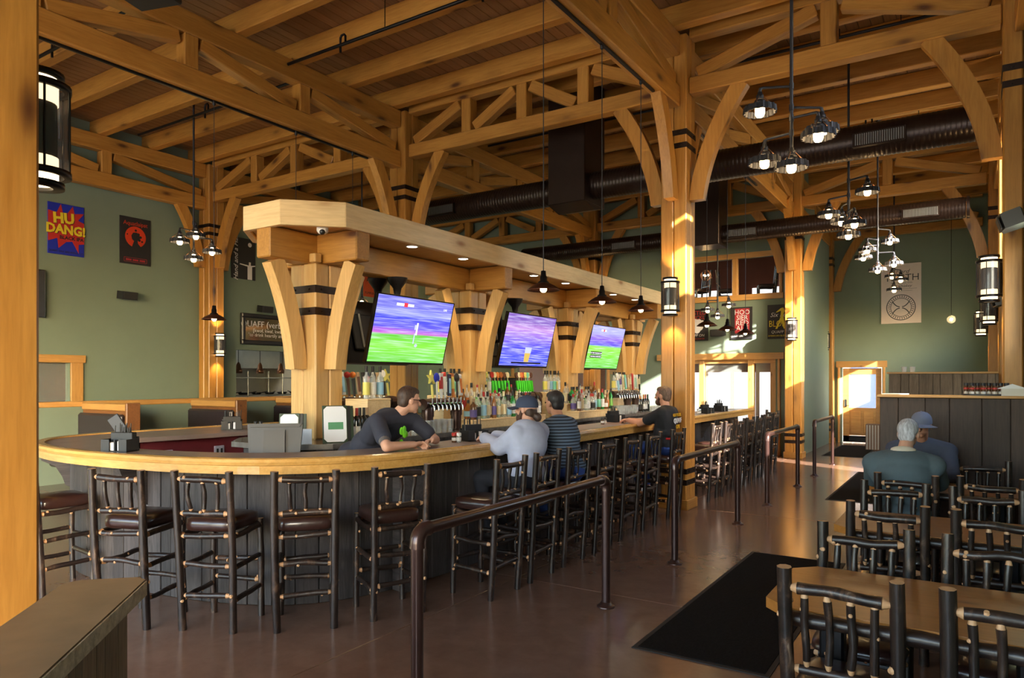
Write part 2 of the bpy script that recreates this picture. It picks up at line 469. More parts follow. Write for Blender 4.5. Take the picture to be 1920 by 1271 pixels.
# ---- floor: dark bed with polished concrete slabs parted by saw-cut joints
b = MB(); b.box((-17.5, -5.2, -0.12), (1.0, 21.2, -0.035))
floor = struct(b.build('floor', 'rubber_edge'), 'polished brown stained concrete floor with thin saw-cut joints')
xs = [-17.5, -13.7, -8.05, -3.25, 1.0]; ys = [-5.2, 1.2, 5.1, 9.07, 12.9, 16.4, 21.2]
for i in range(4):
    for j in range(6):
        b = MB(); b.cbox((xs[i] + 0.004, ys[j] + 0.004, -0.034), (xs[i + 1] - 0.004, ys[j + 1] - 0.004, 0.0), 0.003)
        b.build('slab', 'floor_concrete', floor)

def wall(name, axis, t0, t1, a0, a1, z0, z1, holes, mat, label):
    """upright wall with rectangular openings; axis is the direction it runs along"""
    b = MB()
    us = sorted({a0, a1, *[h[0] for h in holes], *[h[1] for h in holes]})
    zs = sorted({z0, z1, *[h[2] for h in holes], *[h[3] for h in holes]})
    for i in range(len(us) - 1):
        for k in range(len(zs) - 1):
            u = (us[i] + us[i + 1]) / 2; z = (zs[k] + zs[k + 1]) / 2
            if any(h[0] < u < h[1] and h[2] < z < h[3] for h in holes): continue
            lo = (t0, us[i], zs[k]) if axis == 'y' else (us[i], t0, zs[k])
            hi = (t1, us[i + 1], zs[k + 1]) if axis == 'y' else (us[i + 1], t1, zs[k + 1])
            b.box(lo, hi)
    return struct(b.build(name, mat), label)
wall('wall_left', 'y', XL - 0.16, XL, -5.2, 16.6, 0, CEIL, [(9.82, 12.3, 1.27, 2.36), (5.2, 6.36, 1.0, 2.0)], 'wall_green', 'sage green side wall with posters above the booths')
wall('wall_back', 'x', 16.42, 16.58, XL, -3.12, 0, CEIL, [(-6.2, -3.62, 0, 2.15), (-6.2, -3.52, 3.62, 4.48), (-10.5, -7.8, 0, 2.15)], 'wall_green', 'sage green wall with glazed doorway below and loft opening above')
wall('wall_return', 'y', -3.28, -3.12, 16.58, 20.75, 0, CEIL, [], 'wall_green', 'narrow green return wall between two timber columns')
wall('wall_end', 'x', 20.75, 20.9, -3.28, XR, 0, CEIL, [(-2.86, -1.90, 0, 2.02)], 'wall_green', 'green end wall holding the entrance door and big white sign')
wall('wall_right', 'y', XR, XR + 0.16, -5.2, 20.9, 0, CEIL,
     [(-4.6, -1.8, 0.9, 3.4), (6.7, 7.15, 4.6, 5.7), (7.6, 8.6, 2.05, 3.1), (18.4, 19.3, 2.45, 3.5), (12.9, 13.7, 0.95, 2.1), (12.2, 14.5, 3.4, 5.6)],  # openings shaped for the sun patches; the first added to brighten the foreground column
     'wall_green', 'window wall beside the dining tables')
wall('wall_front', 'x', -5.2, -5.04, XL, XR, 0, CEIL, [(-13.0, -9.6, 0.7, 4.6), (-9.0, -5.6, 0.7, 4.6), (-5.0, -2.2, 0.0, 4.6), (-1.8, 0.3, 0.7, 4.6)], 'wall_green', 'front wall of tall windows')

# ---- ceiling: boards laid across joists
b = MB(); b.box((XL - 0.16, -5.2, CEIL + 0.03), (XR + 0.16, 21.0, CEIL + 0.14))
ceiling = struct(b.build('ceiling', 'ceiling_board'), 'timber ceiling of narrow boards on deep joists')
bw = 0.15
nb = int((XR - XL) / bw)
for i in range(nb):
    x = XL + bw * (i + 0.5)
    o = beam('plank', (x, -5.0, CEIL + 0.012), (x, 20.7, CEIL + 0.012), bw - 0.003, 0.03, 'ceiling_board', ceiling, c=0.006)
for j in range(26):
    y = -4.0 + j * 0.98
    if abs(y - 9.07) < 0.25 or abs(y - 16.45) < 0.25: continue
    o = beam('joist', (XL, y, 6.34), (XR, y, 6.34), 0.16, 0.28, 'timber', ceiling)

# ---- timber columns
def bolt_row(mb, pts, nrm, r=0.012):
    for p in pts:
        p = Vector(p); mb.tube([p, p + Vector(nrm) * 0.012], r, 8)
def brace_poly(u0, reach, z0, z1, th, n=9):
    """gently curved knee brace: near-vertical foot on the post, leaning head under the beam"""
    A = Vector((u0 + th * 0.46, z0)); D = Vector((reach, z1 + 0.06)); B = A + Vector(((D.x - A.x) * 0.16, (D.y - A.y) * 0.52))
    cen = [A * (1 - t) ** 2 + B * (2 * t * (1 - t)) + D * t * t for t in [i / n for i in range(n + 1)]]
    L = offset_path(cen, th / 2); Rr = offset_path(cen, -th / 2)
    L = [Vector((max(p.x, u0 - 0.004), p.y)) for p in L]
    L[0].y = Rr[0].y = z0
    return [(p.x, p.y) for p in Rr] + [(p.x, p.y) for p in reversed(L)]
BRACES = {}
def brace(parent, ang, u0, reach, z0, z1, th=0.19, w=0.13, mat='timber_z'):
    k = (u0, reach, z0, z1, th, w, mat)
    if k not in BRACES:
        b = MB(); b.prism(brace_poly(u0, reach, z0, z1, th), -w / 2, w / 2, axis=1); BRACES[k] = b.mesh('brace', mat)
    return obj('brace', BRACES[k], parent, (0, 0, 0), R(ang))
def band(parent, half, z, h=0.07, name='steel_band'):
    e = half + 0.006; b = MB()
    b.box((-e, -e, z - h / 2), (e, -half + 0.002, z + h / 2)); b.box((-e, half - 0.002, z - h / 2), (e, e, z + h / 2))
    b.box((-e, -half, z - h / 2), (-half + 0.002, half, z + h / 2)); b.box((half - 0.002, -half, z - h / 2), (e, half, z + h / 2))
    for s in (-1, 1):
        bolt_row(b, [(s * half * 0.55, -e, z)], (0, -1, 0)); bolt_row(b, [(e, s * half * 0.55, z)], (1, 0, 0))
    return b.build(name, 'iron_band', parent)
def column(label, x, y, half=0.175, top=6.2, braces=(), low_bands=True, high_bands=True, mat='timber', bz=(4.04, 5.40), reach=0.84, base=True):
    t = thing('timber_column', label, 'column', (x, y, 0))
    s = half - 0.003
    for sx in (-1, 1):
        for sy in (-1, 1):
            beam('post', (x + sx * (half + 0.003) / 2, y + sy * (half + 0.003) / 2, 0), (x + sx * (half + 0.003) / 2, y + sy * (half + 0.003) / 2, top), s, s, mat, t, c=0.014)
    if base:
        for a in range(4):
            b = MB(); b.cbox((-half - 0.025, half, 0.0), (half + 0.025, half + 0.022, 0.13), 0.006)
            b.build('base_board', 'timber', t, rotz=a * PI / 2)
    if low_bands: band(t, half, 0.355); band(t, half, 0.50)
    if high_bands: band(t, half, 4.75); band(t, half, 4.92)
    for a in braces: brace(t, a, half, reach, bz[0], bz[1], mat='timber_z')
    return t
XA, XB, XC, XD = -3.245, -8.07, -13.5, 0.475
Y0, Y1, Y2, Y3 = 1.135, 9.065, 16.19, 20.52
column('big foreground timber column at the edge of the picture beside the stone ledge', XA, Y0, 0.18, low_bands=False, braces=(90,))
column('timber column with curved braces standing behind the man in the black shirt', XA, Y1, braces=(0, 180, 90, -90))
column('timber column with lantern sconce standing beyond the handrail near the far bar end', XA + 0.07, Y2, braces=(0, 180, -90), half=0.17)
column('last timber column standing just before the entrance door', XA + 0.05, Y3 - 0.02, braces=(0, 180, -90), half=0.16)
column('timber column with curved braces rising behind the bar canopy', XB, Y1, braces=(0, 180, 90, -90))
column('far timber column half hidden by the canopy below the second duct', XB, Y2, braces=(0, 180, -90), half=0.17)
column('timber column against the green wall between the posters with a lit sconce', XC + 0.02, Y1, braces=(0, 90, -90), half=0.18)
column('dark timber column at the window wall behind the plank partition', XD, Y1, braces=(180,), half=0.175)
column('slim timber column farther along the window wall with a sconce', XD + 0.03, 12.9, half=0.13, low_bands=False, high_bands=False)
column('farthest timber column at the window wall near the end wall', XD, Y2, braces=(180,), half=0.16)

# ---- roof trusses
def truss(label, ax, fix, a0, a1, zb, zt, n_half=2, w=0.19, tail=True):
    mid = (a0 + a1) / 2
    P = (lambda a, z: (fix, a, z)) if ax == 'y' else (lambda a, z: (a, fix, z))
    t = thing('roof_truss', label, 'truss', P(mid, 0))
    beam('bottom_chord', P(a0, (zb[0] + zb[1]) / 2), P(a1, (zb[0] + zb[1]) / 2), w, zb[1] - zb[0], 'timber', t)
    beam('top_chord', P(a0, (zt[0] + zt[1]) / 2), P(a1, (zt[0] + zt[1]) / 2), w, zt[1] - zt[0], 'timber', t)
    step = (a1 - a0) / 2 / (n_half + 0.15)
    vw = 0.19
    for k in range(-n_half, n_half + 1):
        a = mid + k * step
        if abs(k) <= n_half - 1:
            beam('vertical', P(a, zb[1]), P(a, zt[0]), w * 0.95, vw, 'timber', t)
    lo, hi = zb[1], zt[0]
    for s in (-1, 1):
        for k in range(n_half):
            a_top = mid + s * (k * step + vw * 0.75); a_bot = mid + s * ((k + 1) * step - vw * 0.75)
            if k == n_half - 1: a_bot = (a1 if s > 0 else a0) - s * 0.10
            beam('diagonal', P(a_top, hi - 0.05), P(a_bot, lo + 0.05), w * 0.8, 0.17, 'timber', t)
    return t
YB, YT = (5.25, 5.52), (5.92, 6.20)
XBz, XTz = (5.43, 5.64), (6.16, 6.47)
h = 0.18
truss('roof truss over the near booths running along the green side wall', 'y', XC + 0.02, Y0 + h, Y1 - h, YB, YT)
truss('roof truss along the green side wall beyond its column', 'y', XC + 0.02, Y1 + h, Y2 - h, YB, YT)
truss('big near roof truss running from the top corner to the column behind the canopy', 'y', XB, Y0 + h, Y1 - h, YB, YT)
truss('roof truss behind the long dark duct above the canopy', 'y', XB, Y1 + h, Y2 - h, YB, YT)
truss('roof truss overhead carrying the track of the bar pendant lamps', 'y', XA, Y0 + h, Y1 - h, YB, YT)
truss('roof truss over the far end of the bar between two aisle columns', 'y', XA, Y1 + h, Y2 - h, YB, YT)
truss('short roof truss between the last two aisle columns', 'y', XA + 0.06, Y2 + h, Y3 - h, YB, YT, n_half=1)
truss('cross truss from the green side wall to the column behind the canopy', 'x', Y1, XC + h, XB - h, XBz, XTz)
truss('cross truss above the canopy between the two braced columns', 'x', Y1, XB + h, XA - h, XBz, XTz)
truss('cross truss over the aisle from the braced column to the window wall', 'x', Y1, XA + h, XD - h, XBz, XTz, n_half=1)
truss('far cross truss behind the second duct near the green wall side', 'x', Y2, XC + h, XB - h, XBz, XTz)
truss('far cross truss over the bar end in front of the loft', 'x', Y2, XB + h, XA - h, XBz, XTz)
truss('far cross truss over the aisle in front of the end wall', 'x', Y2, XA + h, XD - h, XBz, XTz, n_half=1)
truss('last cross truss against the end wall above the white sign', 'x', Y3 + 0.1, XA + h, XD - h, XBz, XTz, n_half=1)
tag(beam('wall_beam', (XD + 0.02, 1.2, 5.4), (XD + 0.02, Y1 - h, 5.4), 0.2, 0.27, 'timber'), 'long timber beam along the top of the window wall', 'beam')
tag(beam('wall_beam', (XD + 0.02, Y1 + h, 5.4), (XD + 0.02, Y2 - h, 5.4), 0.2, 0.27, 'timber'), 'timber beam along the window wall beyond the dark column', 'beam')

# ---- ducts
def duct(label, y, z, r, x0, x1, grilles, cols=None):
    t = thing('spiral_duct', label, 'duct', ((x0 + x1) / 2, y, z))
    pts = []; rad = []
    n = int((x1 - x0) / 0.055); cx = (x0 + x1) / 2
    for i in range(n + 1):
        x = x0 + (x1 - x0) * i / n - cx
        pts += [(x - 0.016, 0, 0), (x, 0, 0), (x + 0.010, 0, 0)]; rad += [r, r, r + 0.006]
    b = MB(); b.tube(pts, rad, 20); b.build('pipe', 'duct', t)
    b = MB(); b.tube([(x1 - cx + 0.02, 0, 0), (x1 - cx + 0.07, 0, 0)], r + 0.012, 20); b.build('end_cap', 'duct', t)
    for gx in grilles:
        g = MB(); g.box((gx - cx - 0.3, -r - 0.03, -0.13), (gx - cx + 0.3, -r + 0.07, 0.05))
        gg = g.build('grille_box', 'duct', t)
        s = MB()
        for k in range(22): s.box((gx - cx - 0.27 + k * 0.0255, -r - 0.04, -0.11), (gx - cx - 0.27 + k * 0.0255 + 0.013, -r - 0.025, 0.03))
        s.build('grille', 'grille', gg)
    return t
t = duct('thick dark brown spiral duct crossing the hall behind the braced column', 10.2, 4.80, 0.215, -9.6, 0.06, (-8.0, -0.95))
b = MB(); b.cbox((-0.33, -0.36, -0.28), (0.33, 0.36, 1.7), 0.01)
b.prism([(-0.36, -0.28), (0, -0.36), (0.36, -0.28)], -0.33, 0.33, axis=0)
tag(b.build('duct_box', 'duct', None, (-5.36, 10.2, 4.78)), 'tall square dark duct box dropping from the ceiling into the spiral duct', 'duct')
duct('farther dark spiral duct in front of the far columns', 15.25, 4.83, 0.19, -9.5, -0.05, (-4.0, -0.75, -6.7))
b = MB(); b.cbox((-0.3, -0.32, -0.25), (0.3, 0.32, 1.65), 0.01)
tag(b.build('duct_box', 'duct', None, (-4.75, 15.25, 4.83)), 'square dark duct box joining the farther spiral duct behind the column', 'duct')

# ---- sprinkler pipes under the joists
def sprinkler(label, y, x0, x1, z=6.1):
    t = thing('sprinkler_pipe', label, 'pipe', (x0, y, z))
    b = MB(); b.tube([(0, 0, 0), (x1 - x0, 0, 0)], 0.022, 8); b.build('pipe', 'black_metal', t)
    n = max(1, int((x1 - x0) / 2.2))
    for i in range(n):
        x = (i + 0.5) * (x1 - x0) / n
        b = MB(); b.tube([(x, 0, 0), (x, 0, 0.10), (x - 0.03, 0.01, 0.13), (x - 0.08, 0.01, 0.13), (x - 0.1, 0.01, 0.1), (x - 0.1, 0.01, -0.09)], 0.016, 6)
        b.build('sprinkler_head', 'black_metal', t)
        b = MB(); b.tube([(x + 0.7, 0, 0), (x + 0.7, 0, CEIL - z - 0.002)], 0.006, 5); b.build('hanger', 'black_metal', t)
sprinkler('black sprinkler pipe under the ceiling boards above the near truss', 6.55, -8.0, -3.4)
sprinkler('black sprinkler pipe under the joists near the green side wall', 6.9, -12.4, -8.3, 6.05)
sprinkler('black sprinkler pipe nearest the top edge of the picture', 4.55, -12.0, -8.4)
sprinkler('black sprinkler pipe behind the tall duct box', 10.9, -7.6, -3.6)
sprinkler('black sprinkler pipe crossing above the aisle lamps', 9.9, -3.0, 0.2)
sprinkler('farther black sprinkler pipe above the aisle', 13.6, -3.0, 0.2)

# ---- ground outside, put in pale to bounce daylight
b = MB(); b.box((-40, -40, -0.3), (40, 45, -0.2)); struct(b.build('ground', 'cap_edge'), 'pale gravel ground outside')

# ================================================================ BAR
ZT, ZB = 1.12, 1.02          # counter surface, underside of nosing
right = [(-3.52, y) for y in (14.2, 12.6, 10.6, 8.6, 6.6, 5.3)]
curve = [(-3.57, 4.62), (-3.63, 4.15), (-3.83, 3.63), (-4.19, 3.24), (-4.65, 3.02), (-5.14, 2.89), (-5.9, 2.80), (-6.55, 2.83), (-7.1, 2.98), (-7.52, 3.28), (-7.74, 3.72), (-7.78, 4.25)]
left = [(-7.76, y) for y in (5.3, 6.6, 8.6, 10.6, 12.6, 14.2)]
OUT = [Vector((p.x, p.y)) for p in catmull([Vector((*p, 0)) for p in right + curve + left], 5)]
inn = [(-4.14, y) for y in (14.0, 11, 8, 6, 5.0)] + [(-4.20, 4.35), (-4.42, 3.85), (-4.82, 3.50), (-5.4, 3.30), (-6.0, 3.24), (-6.5, 3.32), (-6.80, 3.55), (-6.86, 3.85), (-6.80, 4.4)] + [(-6.74, y) for y in (5.2, 6.5, 8, 11, 14.0)]
INN = [Vector((p.x, p.y)) for p in catmull([Vector((*p, 0)) for p in inn], 5)]
def sweep(mb, path, prof, mi=0, smooth=False, closed_prof=True):
    """profile (offset to the left of the path, z) swept along a 2-D path"""
    rows = [offset_path(path, o) for o, z in prof]
    n = len(prof); vs = []; fs = []
    for i in range(len(path)):
        for k in range(n): vs.append((rows[k][i].x, rows[k][i].y, prof[k][1]))
    for i in range(len(path) - 1):
        for k in range(n if closed_prof else n - 1):
            k2 = (k + 1) % n
            fs.append((i * n + k, i * n + k2, (i + 1) * n + k2, (i + 1) * n + k))
    mb.add(vs, fs, mi, smooth)
    if closed_prof:
        mb.add(vs[:n], [tuple(range(n))[::-1]], mi); mb.add(vs[-n:], [tuple(range(n))], mi)
# path runs from far right, round the near end, to far left: outside is to the LEFT of travel when heading -y on the right side? (checked: inside is right)
def nearest_inner(i, N, M): return min(M - 1, round(i * (M - 1) / (N - 1)))
bar_top = thing('bar_counter', 'long U-shaped bar counter with grey-brown top and honey wood edge', 'bar counter', (-5.64, 5.0, 0))
# counter slab: strip between an inset of the outer path and the inner path
def resample(path, n):
    L = [0]
    for i in range(1, len(path)): L.append(L[-1] + (path[i] - path[i - 1]).length)
    out = []; j = 0
    for k in range(n):
        d = L[-1] * k / (n - 1)
        while j < len(L) - 2 and L[j + 1] < d: j += 1
        f = (d - L[j]) / max(1e-9, L[j + 1] - L[j]); out.append(path[j].lerp(path[j + 1], min(1, f)))
    return out
def corner_split(path, ycut):
    i0 = next(i for i, p in enumerate(path) if p.y < ycut); i1 = max(i for i, p in enumerate(path) if p.y < ycut)
    return path[:i0 + 1], path[i0:i1 + 1], path[i1:]
o3, i3 = corner_split(OUT, 5.0), corner_split(INN, 5.0)
OUTR = []; INNR = []
for (po, pi_, n) in ((o3[0], i3[0], 8), (o3[1], i3[1], 44), (o3[2], i3[2], 8)):
    a, c = resample(po, n), resample(pi_, n)
    if OUTR: a, c = a[1:], c[1:]
    OUTR += a; INNR += c
side = 1 if (offset_path(OUTR, 0.1)[3].x > OUTR[3].x) else -1     # +1: left of travel is outside
OI = offset_path(OUTR, -side * 0.085)
b = MB(); n = len(OUTR); vs = []; fs = []
for i in range(n):
    vs += [(OI[i].x, OI[i].y, ZT), (INNR[i].x, INNR[i].y, ZT), (INNR[i].x, INNR[i].y, ZT - 0.045), (OI[i].x, OI[i].y, ZT - 0.045)]
for i in range(n - 1):
    for k in range(4): fs.append((i * 4 + k, (i + 1) * 4 + k, (i + 1) * 4 + (k + 1) % 4, i * 4 + (k + 1) % 4))
b.add(vs, fs); b.add(vs[:4], [(0, 1, 2, 3)]); b.add(vs[-4:], [(3, 2, 1, 0)])
def local(o, t):
    o.parent = t; o.location = -t.location
    return o
local(b.build('counter_surface', 'counter_top'), bar_top)
b = MB(); s = side
sweep(b, OUTR, [(-s * 0.09, ZT - 0.002), (-s * 0.09, ZT + 0.012), (-s * 0.03, ZT + 0.016), (-s * 0.008, ZT + 0.008), (0, ZT - 0.012), (-s * 0.008, ZT - 0.034), (-s * 0.022, ZT - 0.040), (-s * 0.024, ZB), (-s * 0.09, ZB)])
local(b.build('edge_nosing', 'nosing'), bar_top)
bpy.context.view_layer.update()
# base with upright planks
bar_base = thing('bar_cladding', 'bar front clad in dark weathered barn planks', 'bar base', (-5.64, 5.0, 0))
BP = resample(offset_path(OUTR, -s * 0.30), 400)
b = MB(); sweep(b, resample(offset_path(OUTR, -s * 0.33), 90), [(0, 0.0), (0, ZB), (-s * 0.06, ZB), (-s * 0.06, 0.0)])
local(b.build('carcass', 'rubber_edge'), bar_base)
L = [0]
for i in range(1, len(BP)): L.append(L[-1] + (BP[i] - BP[i - 1]).length)
def at_len(d):
    j = max(0, min(len(L) - 2, next((k for k in range(len(L)) if L[k] > d), len(L) - 1) - 1))
    return BP[j].lerp(BP[j + 1], (d - L[j]) / max(1e-9, L[j + 1] - L[j]))
d = 0.0; rng = random.Random(3); PLK = {}
while d < L[-1] - 0.2:
    w = rng.choice((0.11, 0.14, 0.17, 0.19))
    p, q = at_len(d), at_len(min(d + w, L[-1]))
    if p.y < 14 and (p.x > -5.6 or p.y < 7):
        m = (p + q) / 2; t = (q - p).normalized(); ang = math.atan2(t.y, t.x)
        k = (w,)
        if k not in PLK:
            pb = MB(); pb.cbox((0, -w / 2 + 0.002, -0.012), (ZB - 0.004, w / 2 - 0.002, 0.012), 0.004); PLK[k] = pb.mesh('plank', 'barnwood')
        # plank mesh: x up, y along the front, z outwards
        out = Vector((-t.y, t.x)) * s
        M4 = Matrix(((0, t.x, out.x, m.x), (0, t.y, out.y, m.y), (1, 0, 0, 0.002), (0, 0, 0, 1)))
        M4 = Matrix.Translation(-bar_base.location) @ M4 @ Matrix.Translation((0, 0, rng.uniform(0, 0.006)))
        obj('plank', PLK[k], bar_base, mat=M4)
    d += w
# wide pilaster where the curve meets the straight front, corbels under the overhang
def corbel(d):
    p, q = at_len(d), at_len(d + 0.05); t = (q - p).normalized(); out = Vector((-t.y, t.x)) * s
    pb = MB(); prof = [(0.012, 0.70), (0.05, 0.72), (0.075, 0.80), (0.13, 0.90), (0.235, 0.955), (0.26, ZB - 0.003), (0.012, ZB - 0.003)]
    pb.prism(prof, -0.035, 0.035, axis=1)
    M4 = Matrix(((out.x, t.x, 0, p.x), (out.y, t.y, 0, p.y), (0, 0, 1, 0), (0, 0, 0, 1)))
    pb.build('corbel', 'barnwood', bar_base).matrix_basis = Matrix.Translation(-bar_base.location) @ M4
lens = {}
for d in [L[i] for i in range(0, 400)]: lens[d] = at_len(d)
def find_len(x, y): return min(lens, key=lambda d: (lens[d] - Vector((x, y))).length)
for xy in ((-7.0, 3.3), (-5.5, 3.1), (-3.8, 6.2), (-3.8, 9.6), (-3.8, 11.8)): corbel(find_len(*xy))
pb = MB(); pb.cbox((-0.012, -0.11, 0.0), (0.16, 0.11, ZB - 0.003), 0.006)
d = find_len(-3.75, 4.36); p, q = at_len(d), at_len(d + 0.05); t = (q - p).normalized(); out = Vector((-t.y, t.x)) * s
pb.build('pilaster', 'barnwood', bar_base).matrix_basis = Matrix.Translation(-bar_base.location) @ Matrix(((out.x, t.x, 0, p.x), (out.y, t.y, 0, p.y), (0, 0, 1, 0), (0, 0, 0, 1)))
# inner service side: maroon panel with outlets on the wall side
pb = MB(); pb.box((-6.98, 3.9, 0.05), (-6.93, 9.0, ZT - 0.05)); local(pb.build('inner_panel', 'maroon'), bar_base)
for y in (4.15, 4.75, 5.3):
    pb = MB(); pb.cbox((-6.935, y - 0.06, 0.86), (-6.915, y + 0.06, 0.97), 0.004)
    for k in (-0.025, 0.025): pb.cbox((-6.917, y + k - 0.012, 0.89), (-6.911, y + k + 0.012, 0.94), 0.002, 1)
    local(pb.build('outlet', ['outlet', 'black_plastic']), bar_base)

# ================================================================ BACK BAR ISLAND
XI0, XI1, YI0, YI1, ZI = -6.30, -4.93, 4.22, 13.5, 1.10
isl = thing('back_bar', 'back bar island clad in grey planks with stone top under the canopy', 'back bar', (-5.62, 8.8, 0))
c = 0.34
poly = [(XI0 + c, YI0), (XI1 - c, YI0), (XI1, YI0 + c), (XI1, YI1 - c), (XI1 - c, YI1), (XI0 + c, YI1), (XI0, YI1 - c), (XI0, YI0 + c)]
def inset(poly, d):
    cx = sum(p[0] for p in poly) / len(poly); out = []
    for x, y in poly: out.append((x + (d if x < cx else -d), y + (d if y < 8.8 else -d)))
    return out
pb = MB(); pb.prism(poly, ZI - 0.05, ZI); local(pb.build('stone_top', 'stone_top'), isl)
pb = MB(); pb.prism(inset(poly, 0.10), 0.0, ZI - 0.05); local(pb.build('carcass', 'rubber_edge'), isl)
ip = inset(poly, 0.085)
ring = [Vector(p) for p in ip]
for i in range(len(ring)):
    p, q = ring[i], ring[(i + 1) % len(ring)]
    if i in (4, 5, 6): continue
    n = max(1, round((q - p).length / 0.15)); t = (q - p).normalized(); out = Vector((t.y, -t.x)); w = (q - p).length / n
    kk = ('isl', round(w, 3))
    if kk not in PLK:
        mb = MB(); mb.cbox((0, -w / 2 + 0.002, -0.011), (ZI - 0.055, w / 2 - 0.002, 0.011), 0.004); PLK[kk] = mb.mesh('plank', 'barnwood')
    for k in range(n):
        m = p + t * (w * (k + 0.5))
        M4 = Matrix(((0, t.x, out.x, m.x), (0, t.y, out.y, m.y), (1, 0, 0, 0.0), (0, 0, 0, 1)))
        obj('plank', PLK[kk], isl, mat=Matrix.Translation(-isl.location) @ M4)

# ================================================================ CANOPY
cx0, cx1, cy0, cy1, cc = -6.31, -4.93, 4.30, 13.55, 0.42
zc0, zc1 = 3.135, 3.37
can = thing('bar_canopy', 'pale pine canopy with angled corners above the back bar', 'canopy', (-5.62, 8.8, zc0))
P8 = [(cx0 + cc, cy0), (cx1 - cc, cy0), (cx1, cy0 + cc), (cx1, cy1 - cc), (cx1 - cc, cy1), (cx0 + cc, cy1), (cx0, cy1 - cc), (cx0, cy0 + cc)]
for i in range(8):
    p, q = Vector(P8[i]), Vector(P8[(i + 1) % 8]); t = (q - p).normalized()
    n = Vector((-t.y, t.x)) * 0.03
    p2, q2 = p + n, q + n
    beam('fascia_board', (p2.x, p2.y, (zc0 + zc1) / 2), (q2.x, q2.y, (zc0 + zc1) / 2), 0.06, zc1 - zc0, 'fascia', can, c=0.004)
pb = MB(); pb.prism(inset(P8, 0.05), zc0 + 0.03, zc0 + 0.06); o = pb.build('soffit', 'timber_light'); o.parent = can; o.location = -can.location
zb0, zb1 = 2.86, 3.155
POSTY = [4.98, 7.57, 10.22, 12.85]
beam('long_beam', (-5.62, 4.32, (zb0 + zb1) / 2), (-5.62, 13.5, (zb0 + zb1) / 2), 0.20, zb1 - zb0, 'timber', can)
for y in POSTY:
    for sx in (-1, 1): beam('cross_beam', (-5.62 + sx * 0.10, y, (zb0 + zb1) / 2), (-5.62 + sx * 0.66, y, (zb0 + zb1) / 2), 0.19, zb1 - zb0, 'timber', can)
def canopy_post(label, y, i):
    t = thing('canopy_post', label, 'post', (-5.62, y, ZI))
    hf = 0.185; ss = hf - 0.003
    for sx in (-1, 1):
        for sy in (-1, 1):
            x_, y_ = -5.62 + sx * (hf + 0.003) / 2 * 1.0, y + sy * (hf + 0.003) / 2
            beam('timber_leg', (x_, y_, ZI), (x_, y_, zb0 if True else 3), ss, ss, 'timber_light', t, c=0.014)
            beam('timber_ear', (x_ + sx * 0.075, y_ + sy * 0.075, zb0), (x_ + sx * 0.075, y_ + sy * 0.075, zb0 + 0.09), 0.09, 0.09, 'timber_light', t, c=0.01)
    for z in (2.38, 2.60): band(t, hf, z - ZI, 0.075)
    for a in (0, 180, 90, -90): brace(t, a, hf, 0.545, 1.80 - ZI, zb0 - ZI - 0.07, th=0.165, w=0.13, mat='timber_light_z')
for i, (y, lab) in enumerate(zip(POSTY, ('canopy post with curved braces at the near end of the back bar', 'second canopy post between the first and the middle television',
                                         'third canopy post between the middle and the far television', 'last canopy post beyond the far television'))):
    canopy_post(lab, y, i)
# recessed downlights in the soffit
k = 0
for y0 in POSTY[:3]:
    for f in (0.36, 0.72):
        y = y0 + 2.6 * f
        for x in (-5.15,):
            t = thing('recessed_light', '%s glowing round downlight along the canopy soffit' % ORD[k], 'ceiling light', (x, y, zc0 + 0.03))
            pb = MB(); pb.lathe([(0.055, 0.0), (0.055, -0.004)], 16); pb.build('lens', 'downlight', t)
            pb = MB(); pb.lathe([(0.055, -0.001), (0.062, -0.008), (0.075, -0.006), (0.078, 0.0)], 16, caps=False); pb.build('trim_ring', 'white', t)
            ld = bpy.data.lights.new('downlight', 'SPOT'); ld.energy = 60; ld.color = (1, 0.78, 0.48); ld.spot_size = R(110); ld.spot_blend = 0.6; ld.shadow_soft_size = 0.05
            lo = bpy.data.objects.new('downlight_lamp', ld); C.objects.link(lo); lo.parent = t; lo.location = (0, 0, -0.02)
            k += 1
# dome camera under the near corner
t = thing('dome_camera', 'small white dome camera under the near canopy corner', 'camera', (-5.18, 4.66, zc0 + 0.03))
pb = MB(); pb.lathe([(0.055, 0), (0.055, -0.045), (0.05, -0.06), (0.035, -0.075), (0.0, -0.08)], 14); pb.build('housing', 'white', t)
pb = MB(); pb.ball((0.022, -0.022, -0.06), 0.03, 10, 6); pb.build('lens', 'black_plastic', t)

